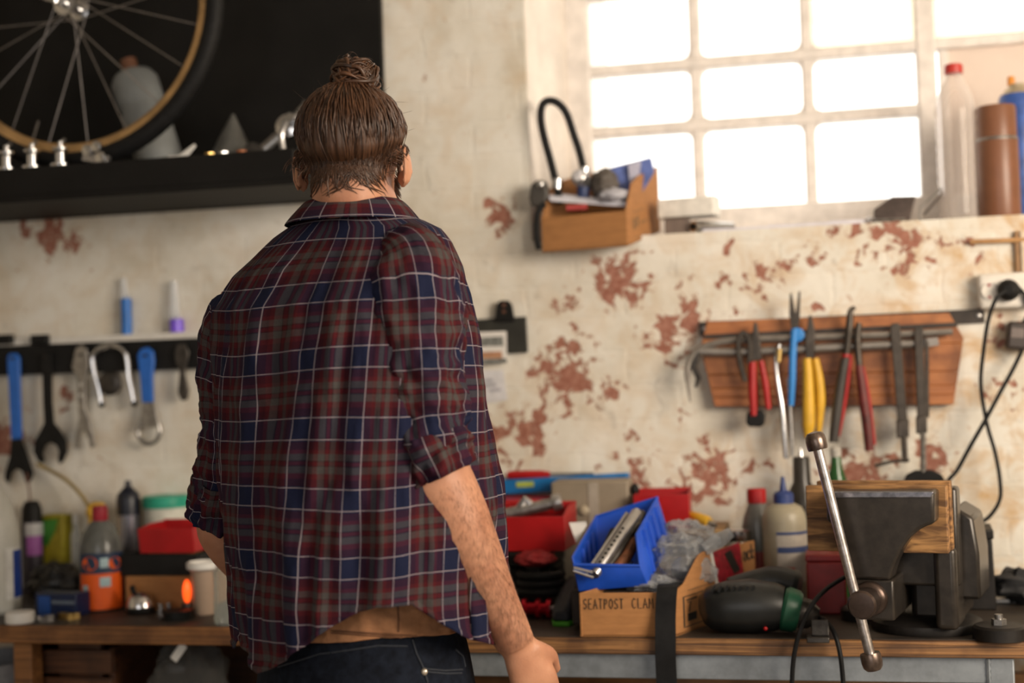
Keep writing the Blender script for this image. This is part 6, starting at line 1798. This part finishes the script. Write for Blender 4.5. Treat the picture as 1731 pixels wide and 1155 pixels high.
    MB().pp([(1367, 534), (1372, 533), (1378, 560), (1377, 606), (1362, 607), (1361, 575)], F, .010).build('jaws', dk, k, bevel=.002)
    ptube([(1364, 606), (1366, 640), (1367, 690), (1367, 720), (1365, 742)], [7, 9, 11, 11, 5], YELP, 'handle', k)
    ptube([(1378, 606), (1384, 640), (1387, 680), (1384, 736)], [6, 8, 8.5, 4], YELP, 'handle', k, F + .012)
    # black and red pliers
    k = thing('black_red_pliers', 'pliers with black grips edged in red, leaning left', 'pliers', P(1410, 752, F))
    ptube([(1446, 520), (1438, 526), (1436, 550), (1430, 606)], [3, 5, 7, 6], dk, 'jaw', k)
    ptube([(1429, 606), (1421, 650), (1413, 710), (1409, 748)], [7, 8.5, 9, 8], mat('dark_grip', (.045, .038, .033), .5), 'grip', k)
    ptube([(1438, 600), (1432, 650), (1424, 700), (1417, 738)], [3.5, 4, 4, 3], REDP, 'red_edge', k, F + .010)
    MB().lathe([(.009, 0), (.009, .006)], P(1430, 604, F), (0, 0, 1), 14).build('red_collar', REDP, k)
    # red and black pliers
    k = thing('dark_red_pliers', 'pliers with dark red and black grips, leaning right', 'pliers', P(1465, 766, F))
    ptube([(1452, 546), (1449, 575), (1453, 622)], [5, 7, 6], dk, 'jaw', k, F + .004)
    ptube([(1452, 618), (1459, 670), (1466, 720), (1470, 762)], [7, 8.5, 9, 8], mat('dark_red_grip', (.12, .018, .016), .5, var=.5, scale=20), 'grip', k)
    ptube([(1459, 620), (1468, 670), (1474, 720), (1478, 752)], [2.5, 3.5, 3.5, 3], REDP, 'red_edge', k, F + .010)
    # clamps
    def clamp(nm, lb, x0, y0, x1, y1, wide, foot):
        k = thing(nm, lb, 'clamp', P(x1, y1, F), 'small bar clamps on the board')
        MB().pp([(x0 - wide, y0 + 3), (x0 - wide + 3, y0 - 2), (x0 + wide - 2, y0 - 3), (x0 + wide, y0 + 2), (x1 + wide, y1), (x1 - wide, y1)], F, .012).build('bar', dk, k, bevel=.002)
        MB().pp([(x1 - wide * 1.25, y1 - 4), (x1 + wide * 1.25, y1 - 6), (x1 + wide * 1.25, y1 + 24), (x1 - wide * 1.2, y1 + 26)], F - .004, .022).build('sliding_jaw', dk, k, bevel=.002)
        return k
    k = clamp('bar_clamp', 'dark bar clamp with a slanted crank pin right of the pliers', 1513, 549, 1526, 715, 8.5, 0)
    ptube([(1528, 738), (1530, 782)], [5, 5], dk, 'screw', k)
    ptube([(1479, 788), (1506, 781), (1537, 778)], [3, 3, 3], dk, 'crank_pin', k, F - .008, 8)
    k = clamp('screw_clamp', 'rightmost bar clamp with a threaded spindle above the vise', 1553, 555, 1558, 708, 7.5, 1)
    MB().pp([(1563, 566), (1570, 580), (1571, 706), (1564, 708)], F + .004, .006).build('second_rail', dk, k, bevel=.001)
    a, b = P(1560, 732, F), P(1561, 800, F); n = 26
    MB().tube([a.lerp(b, i / n) for i in range(n + 1)], [.0068 if i % 2 else .0052 for i in range(n + 1)], 10).build('spindle', STEEL, k)
    MB().pp([(1527, 816), (1533, 803), (1548, 796), (1575, 795), (1592, 803), (1599, 814)], F - .006, .024).build('swivel_pad', BLACK, k, bevel=.003)
rack()

# ------------------------------------------------------------------ socket, plug, cables
def socket():
    Y = WALL - .0005
    c = P(1697, 493, Y)
    t = thing('wall_socket', 'white double wall socket with one black plug in it', 'socket', V(c.x, WALL, c.z - .04))
    wp = mat('socket_white', (.70, .66, .60), .35, var=.06)
    z0, z1 = P(1690, 523, Y).z, P(1690, 463, Y).z; x0, x1 = P(1651, 495, Y).x, P(1745, 490, Y).x
    MB().box(((x0 + x1) / 2, WALL - .020, (z0 + z1) / 2), (x1 - x0, .040, z1 - z0)).build('plate', wp, t, bevel=.010, seg=4)
    for px, py in ((1675, 492), (1712, 491)):
        q = P(px, py, WALL - .041); r = M(px, py, Y, 15)
        MB().lathe([(r, 0), (r, .003), (r * .86, .003), (r * .84, -.0005)], q, (0, -1, 0), 28).build('socket_ring', wp, t)
    for px, py in ((1672, 482), (1673, 503)):
        q = P(px, py, WALL - .0415); MB().lathe([(.0035, 0), (.0035, .001)], q, (0, -1, 0), 12).build('pin_hole', mat('pin_red', (.35, .03, .03), .5), t)
    pl = P(1705, 491, WALL - .044)
    k = thing('mains_plug', 'black mains plug with a cable in the wall socket', 'plug', pl)
    MB().lathe([(.020, 0), (.023, .004), (.023, .014), (.018, .024), (.010, .030)], pl, (-.15, -1, 0), 24).build('plug_body', BLACK, k)
    c1 = [P(x, y, Yy) for x, y, Yy in ((1700, 492, 3.115), (1684, 505, 3.105), (1671, 540, 3.11), (1663, 590, 3.12), (1658, 650, 3.13), (1668, 715, 3.13), (1682, 765, 3.13), (1690, 810, 3.12), (1690, 845, 3.10), (1672, 874, 3.07), (1650, 886, 3.05), (1630, 892, 3.02))]
    MB().tube(smoothpath(c1, 7), .0042, 8).build('cable', RUBBER, k)
    a = P(1722, 568, WALL - .025)
    k = thing('power_adapter', 'black power adapter hanging beside the socket at right edge', 'adapter', a)
    MB().box(a, (.048, .040, .058), rot('Y', 8)).build('case', mat('adapter_brown', (.045, .034, .03), .45), k, bevel=.006, seg=3)
    MB().box(a + V(-.004, -.0205, .006), (.026, .001, .020), rot('Y', 8)).build('sticker', mat('sticker_grey', (.16, .13, .12), .5), k)
    c2 = [P(x, y, Yy) for x, y, Yy in ((1728, 592, 3.16), (1712, 625, 3.14), (1690, 665, 3.13), (1667, 708, 3.118), (1640, 755, 3.12), (1618, 795, 3.12), (1602, 815, 3.10), (1592, 850, 3.06))]
    MB().tube(smoothpath(c2, 7), .0046, 8).build('cable', RUBBER, k)
    q0, q1 = P(1712, 466, WALL - .03), P(1726, 545, WALL - .028)
    MB().tube(smoothpath([pl + V(.018, -.012, .004), P(1732, 500, WALL - .05), P(1738, 530, WALL - .04), a + V(.008, 0, .025)], 5), .0042, 8).build('cable', RUBBER, k)
    x = P(1729, 440, WALL - .008).x
    k = thing('cable_conduit', 'thin pale cable conduit running up from the wall socket', 'conduit', V(x, WALL - .008, z1))
    MB().box((x + .006, WALL - .008, z1 + .045), (.022, .014, .088)).build('channel', mat('conduit_cream', (.62, .50, .38), .5), k, bevel=.003)
    MB().box((x - .010, WALL - .006, z1 + .045), (.010, .010, .088)).build('edge', mat('conduit_brown', (.30, .17, .08), .6), k, bevel=.002)
    a, b = P(1640, 409, WALL - .012), P(1760, 404, WALL - .012)
    k = thing('wooden_stick', 'thin wooden stick fixed to the wall under the sill', 'stick', (a + b) / 2)
    MB().tube([a, b], .0052, 10).build('stick', wood('stick_wood', (.55, .32, .13), (.4, .2, .08)), k)
    for f in (.3, .8): MB().lathe([(.003, 0), (.003, .016)], a.lerp(b, f) + V(0, .012, 0), (0, -1, 0), 8).build('nail', STEEL, k)
socket()

# ------------------------------------------------------------------ papers and clipboard on the wall
def clipboard():
    Y = WALL - .012
    o = P(845, 598, Y)
    t = thing('clipboard', 'black clipboard hanging on the wall beside the shirt', 'clipboard', V(o.x, WALL, o.z))
    MB().pp([(790, 541), (889, 535), (892, 596), (790, 601)], Y, .008).build('board', mat('board_dark', (.028, .028, .024), .5, var=.3), t, bevel=.002)
    MB().pp([(836, 544), (839, 515), (845, 508), (859, 508), (865, 515), (870, 544)], Y - .008, .008).build('clip', BLACK, t, bevel=.002)
    for py in (516, 527): MB().lathe([(.004, 0), (.004, .002)], P(852, py, Y - .008), (0, -1, 0), 10).build('rivet', mat('rivet_copper', (.25, .12, .08), .4, metal=.6), t)
    k = thing('photo_card', 'small printed card pinned below the clipboard clip', 'card', P(830, 628, Y - .004))
    MB().pp([(800, 562), (856, 560), (857, 614), (800, 616)], Y - .003, .0012).build('card', PAPER, k)
    for pts, m_, nme in (([(800, 571), (850, 569), (851, 585), (800, 586)], mat('print_grey', (.22, .23, .22), .6, var=.5, scale=60), 'grey_print'), ([(800, 596), (848, 594), (849, 606), (800, 607)], mat('print_tan', (.45, .24, .14), .6), 'tan_print'), ([(800, 608), (856, 606), (857, 614), (800, 616)], mat('print_grey', (.22, .23, .22), .6), 'lower_print')):
        MB().pp(pts, Y - .0038, .0007).build(nme, m_, k)
    k = thing('wall_note', 'small white paper note on the wall under the card', 'paper', P(834, 682, WALL))
    MB().pp([(802, 628), (850, 625), (858, 676), (806, 684)], WALL - .004, .0012).build('sheet', mat('note_paper', (.66, .66, .70), .8), k)
    for i, (y0, x0, x1) in enumerate(((642, 812, 832), (650, 812, 838), (658, 826, 846))):
        MB().pp([(x0, y0), (x1, y0 - 2), (x1 + 1, y0 + 3), (x0 + 1, y0 + 5)], WALL - .0047, .0006).build('faint_print', mat('print_pale', (.40, .40, .46), .8), k)
clipboard()

# ------------------------------------------------------------------ things on the window sill
def sill():
    z = SILLZ + .0005
    A = P(917, 427, 3.13); B = P(1061, 416, 3.10)
    sd = V(.045, .24, .052); C = B + sd
    hf = P(1061, 356, 3.10).z - B.z
    hC = P(1164, 279, C.y).z - C.z
    h2 = P(1083, 309, B.lerp(C, .18).y).z - B.lerp(C, .18).z
    h3 = P(1108, 295, B.lerp(C, .4).y).z - B.lerp(C, .4).z
    t, nf, ns, D = filebox('sill_parts_box', 'cut open cardboard box tipping over the window sill edge', A, B, C, hf, [(0, hf), (.18, h2), (.4, h3)], hC)
    u = (C - B).length; sx = (C - B).normalized(); up = V(0, 0, 1)
    pr = MB()
    for a, b_, c, d in ((.18, .030, .24, .055), (.28, .034, .34, .058), (.18, .010, .6, .012), (.18, .068, .5, .070), (.40, .038, .55, .042)):
        pr.prism([B + sx * a * u + up * b_, B + sx * c * u + up * b_, B + sx * c * u + up * d, B + sx * a * u + up * d], ns * .0005)
    pr.build('printed_marks', mat('faded_ink', (.16, .10, .05), .8), t, smooth=0)
    # bicycle lock
    k = thing('bicycle_lock', 'black bicycle shackle lock standing up out of the sill box', 'lock', P(945, 345, 3.17))
    lp = [(947, 345, 3.17), (940, 310, 3.17), (930, 270, 3.17), (918, 225, 3.17), (914, 195, 3.17), (918, 176, 3.17), (930, 170, 3.175), (945, 176, 3.18), (958, 193, 3.19), (970, 228, 3.20), (979, 255, 3.21), (986, 285, 3.22), (992, 320, 3.22)]
    MB().tube(smoothpath([P(*q) for q in lp], 5), .0088, 12).build('shackle', RUBBER, k)
    for q in ((942, 312, 3.168), (988, 292, 3.218)): MB().lathe([(.0115, -.01), (.0115, .012)], P(*q), (.1, 0, 1), 16).build('ferrule', CHROME, k)
    k = thing('lock_mount', 'dark lock mount hanging at the left of the sill box', 'mount', P(907, 345, 3.16))
    MB().pp([(897, 312), (908, 304), (922, 306), (926, 330), (918, 348), (899, 350), (894, 335)], 3.14, .03).build('mount_body', mat('mount_dark', (.05, .045, .04), .4), k, bevel=.004)
    MB().tube(smoothpath([P(920, 345, 3.115), P(909, 360, 3.105), P(907, 395, 3.105), P(911, 422, 3.11)], 5), .0075, 8).build('strap', RUBBER, k)
    MB().ball(P(914, 312, 3.14), (.009, .009, .011), 12, 8).build('bolt', CHROME, k)
    # contents
    q = [P(928, 331, 3.16), P(1058, 342, 3.13), P(1060, 350, 3.13), P(930, 340, 3.15)]
    tag(MB().prism(q, (0, .05, .012)).build('white_booklet', mat('booklet', (.66, .66, .74), .6), origin=q[0]), 'white booklet lying in the sill box', 'booklet')
    k = thing('blue_packet', 'blue foil packet sticking up in the sill box', 'packet', P(1065, 330, 3.2))
    MB().prism([P(1030, 285, 3.21), P(1100, 267, 3.24), P(1106, 292, 3.24), P(1080, 335, 3.21), P(1045, 335, 3.20)], (0, .012, .004)).build('foil', mat('blue_foil', (.10, .15, .42), .35, var=.4, scale=25), k, bevel=.002)
    MB().prism([P(1062, 278, 3.208), P(1084, 272, 3.215), P(1078, 330, 3.2), P(1066, 332, 3.2)], (0, -.001, 0)).build('pale_stripe', mat('foil_pale', (.45, .45, .58), .4), k)
    q = P(1022, 312, 3.18); tag(lump(q, (.03, .028, .034), 1.5, .25).build('dark_pouch', mat('dark_taupe', (.10, .085, .075), .6), origin=q - V(0, 0, .03)), 'dark taupe pouch in the sill box left of blue packet', 'pouch')
    k = thing('headlight', 'small silver bicycle headlight in the sill box', 'headlight', P(983, 330, 3.17))
    MB().lathe([(.014, -.03), (.018, 0), (.019, .02), (.016, .024)], P(985, 305, 3.17), (-.3, -.8, .35), 20).build('housing', ALU, k)
    MB().lathe([(.016, .022), (.010, .028)], P(985, 305, 3.17), (-.3, -.8, .35), 20).build('lens', mat('lens_white', (.8, .8, .85), .1), k)
    MB().tube([P(985, 310, 3.175), P(986, 335, 3.18)], .014, 12).build('clamp', mat('navy_clamp', (.03, .05, .14), .4), k)
    q = P(1037, 331, 3.14); tag(lump(q, (.034, .028, .016), 9.5, .2).build('grey_case', mat('case_grey', (.42, .42, .47), .4), origin=q - V(0, 0, .014)), 'pale grey plastic case on the booklet in the sill box', 'case')
    a, b_ = P(958, 352, 3.14), P(992, 350, 3.14); tag(MB().tube([a, b_], .007, 10).build('red_wrapper', mat('red_wrap', (.42, .06, .06), .5), origin=a), 'red wrapper just behind the sill box front', 'wrapper')
    # white carton, dark block, silver roll, papers
    b = P(1150, 388, 3.26); b.z = z
    tag(MB().box(b + V(-.005, 0, .019), (.055, .06, .037)).build('dark_block', mat('block_dark', (.16, .12, .10), .6), origin=b, bevel=.003), 'dark little block on the sill under the white carton', 'block')
    c = b + V(.022, 0, .0385)
    k = thing('white_carton', 'white carton resting on a dark block on the sill', 'carton', c)
    MB().box(c + V(0, 0, .022), (.13, .075, .043), rotz(-8)).build('carton', mat('carton_white', (.75, .73, .68), .6), k, bevel=.003)
    MB().box(c + V(.015, 0, .0445), (.10, .05, .0015), rotz(-8)).build('flap', WHITEP, k)
    a = P(1172, 382, 3.215); a.z = z + .014; e = P(1236, 360, 3.30); e.z = z + .014
    k = thing('silver_roll', 'silver foil roll lying on the sill beside the white carton', 'roll', a)
    MB().tube([a, e], .0135, 18).build('roll', CHROME, k)
    MB().tube([a + (a - e).normalized() * .001, a + (a - e).normalized() * .004], .008, 14).build('core', BLACK, k)
    for i, (x0, x1, Y0, an) in enumerate(((1185, 1330, 3.215, 3), (1300, 1440, 3.22, -2), (1400, 1480, 3.225, 4))):
        a, e = P(x0, 388, Y0), P(x1, 380, Y0); m_ = mat('sill_paper', (.62, .61, .68), .7, var=.1)
        c = V((a.x + e.x) / 2, Y0 + .06, z + .0008)
        tag(MB().box(c + V(0, 0, .003 + .001 * i), (e.x - a.x, .11, .006 + .002 * i), rotz(an)).build('paper_sheets', m_, origin=c), ('left stack of pale paper on the sill under the window', 'middle stack of pale paper on the sill', 'right stack of pale paper beside the dark brackets')[i], 'paper', 'papers on the sill')
    # dark metal brackets
    b = P(1513, 372, 3.25); b.z = z
    k = thing('metal_bracket', 'dark folded metal bracket on the sill left of the bottle', 'bracket', b)
    dm = mat('bracket_dark', (.10, .075, .065), .45, metal=.4, var=.3)
    MB().prism([V(*p) for p in ((b.x - .045, 3.235, z), (b.x + .03, 3.225, z), (b.x + .045, 3.225, z + .055), (b.x - .005, 3.235, z + .058), (b.x - .045, 3.235, z + .032))], (0, .06, 0)).build('shell', dm, k, bevel=.002)
    MB().tube([V(b.x - .05, 3.228, z + .006), V(b.x + .02, 3.218, z + .004)], .004, 6).build('rolled_edge', STEEL, k)
    MB().ball(V(b.x - .055, 3.23, z + .008), .008, 10, 8).build('knob', CHROME, k)
    b = P(1570, 370, 3.25); b.z = z
    k = thing('angle_bracket', 'dark angle bracket leaning beside the clear bottle', 'bracket', b)
    MB().box(b + V(.012, .01, .040), (.06, .05, .004), rot('Y', -48)).build('upper_plate', dm, k, bevel=.001)
    MB().box(b + V(.005, .01, .003), (.055, .05, .004)).build('lower_plate', dm, k, bevel=.001)
    MB().tube([b + V(-.02, -.018, .004), b + V(-.018, -.018, .03), b + V(.03, -.018, .07)], .0025, 6).build('bent_edge', STEEL, k)
    # clear bottle with red cap
    Yb = 3.27; b = P(1622, 365, Yb); b.z = z; s = M(1627, 250, Yb, 1); H = lambda py: P(1627, py, Yb).z - z
    k = thing('water_bottle', 'clear ribbed plastic bottle with red cap on the sill', 'bottle', b)
    R_ = 33 * s; top = H(122)
    prof = [(R_ * .85, 0), (R_ * .97, .006)]
    for i in range(19):
        f = i / 18; prof.append((R_ * ((.97 if i % 2 else 1.02)), .012 + (H(190) - .012) * f))
    prof += [(R_ * .92, H(168)), (R_ * .7, H(148)), (R_ * .42, H(132)), (R_ * .38, H(124)), (R_ * .38, top)]
    MB().lathe(prof, b, (0, 0, 1), 30).build('bottle_body', clear('pet', (.86, .80, .76), .22, .08), k)
    MB().lathe([(R_ * .46, H(124)), (R_ * .47, H(121)), (R_ * .46, H(110)), (R_ * .4, H(108))], b, (0, 0, 1), 24).build('cap', mat('cap_red', (.52, .04, .03), .4), k)
    # brown spray can, blue can
    Yb = 3.25; b = P(1691, 362, Yb); b.z = z; s = M(1691, 270, Yb, 1); H = lambda py: P(1691, py, Yb).z - z
    k = thing('brown_spray_can', 'brown spray can with cap beside the clear bottle', 'can', b)
    bc = mat('can_brown', (.20, .085, .045), .35, var=.08)
    R_ = 34 * s
    MB().lathe([(R_ * .97, 0), (R_, .004), (R_, H(238)), (R_ * .97, H(234))], b, (0, 0, 1), 30).build('can_body', bc, k)
    MB().lathe([(R_ * .95, H(236)), (R_ * .95, H(184)), (R_ * .9, H(180)), (R_ * .5, H(179))], b, (0, 0, 1), 30).build('cap', bc, k)
    MB().lathe([(R_ * 1.0, H(239)), (R_ * 1.015, H(237)), (R_ * .98, H(234))], b, (0, 0, 1), 30).build('bright_seam', STEEL, k)
    Yb = 3.32; b = P(1728, 355, Yb); b.z = z; s = M(1728, 270, Yb, 1); H = lambda py: P(1728, py, Yb).z - z
    k = thing('blue_spray_can', 'blue spray can with an orange nozzle at the right edge', 'can', b)
    R_ = 31 * s
    MB().lathe([(R_ * .97, 0), (R_, .004), (R_, H(168)), (R_ * .9, H(160))], b, (0, 0, 1), 30).build('can_body', mat('can_blue', (.04, .10, .36), .35, var=.5, scale=22), k)
    MB().lathe([(R_ * .88, H(161)), (R_ * .6, H(150)), (R_ * .45, H(149)), (R_ * .4, H(142))], b, (0, 0, 1), 24).build('dome', mat('dome_cream', (.5, .42, .3), .3, metal=.5), k)
    MB().lathe([(.008, H(144)), (.008, H(130)), (.006, H(128))], b + V(-.012, 0, 0), (0, 0, 1), 14).build('nozzle', mat('nozzle_orange', (.75, .28, .03), .4), k)
sill()
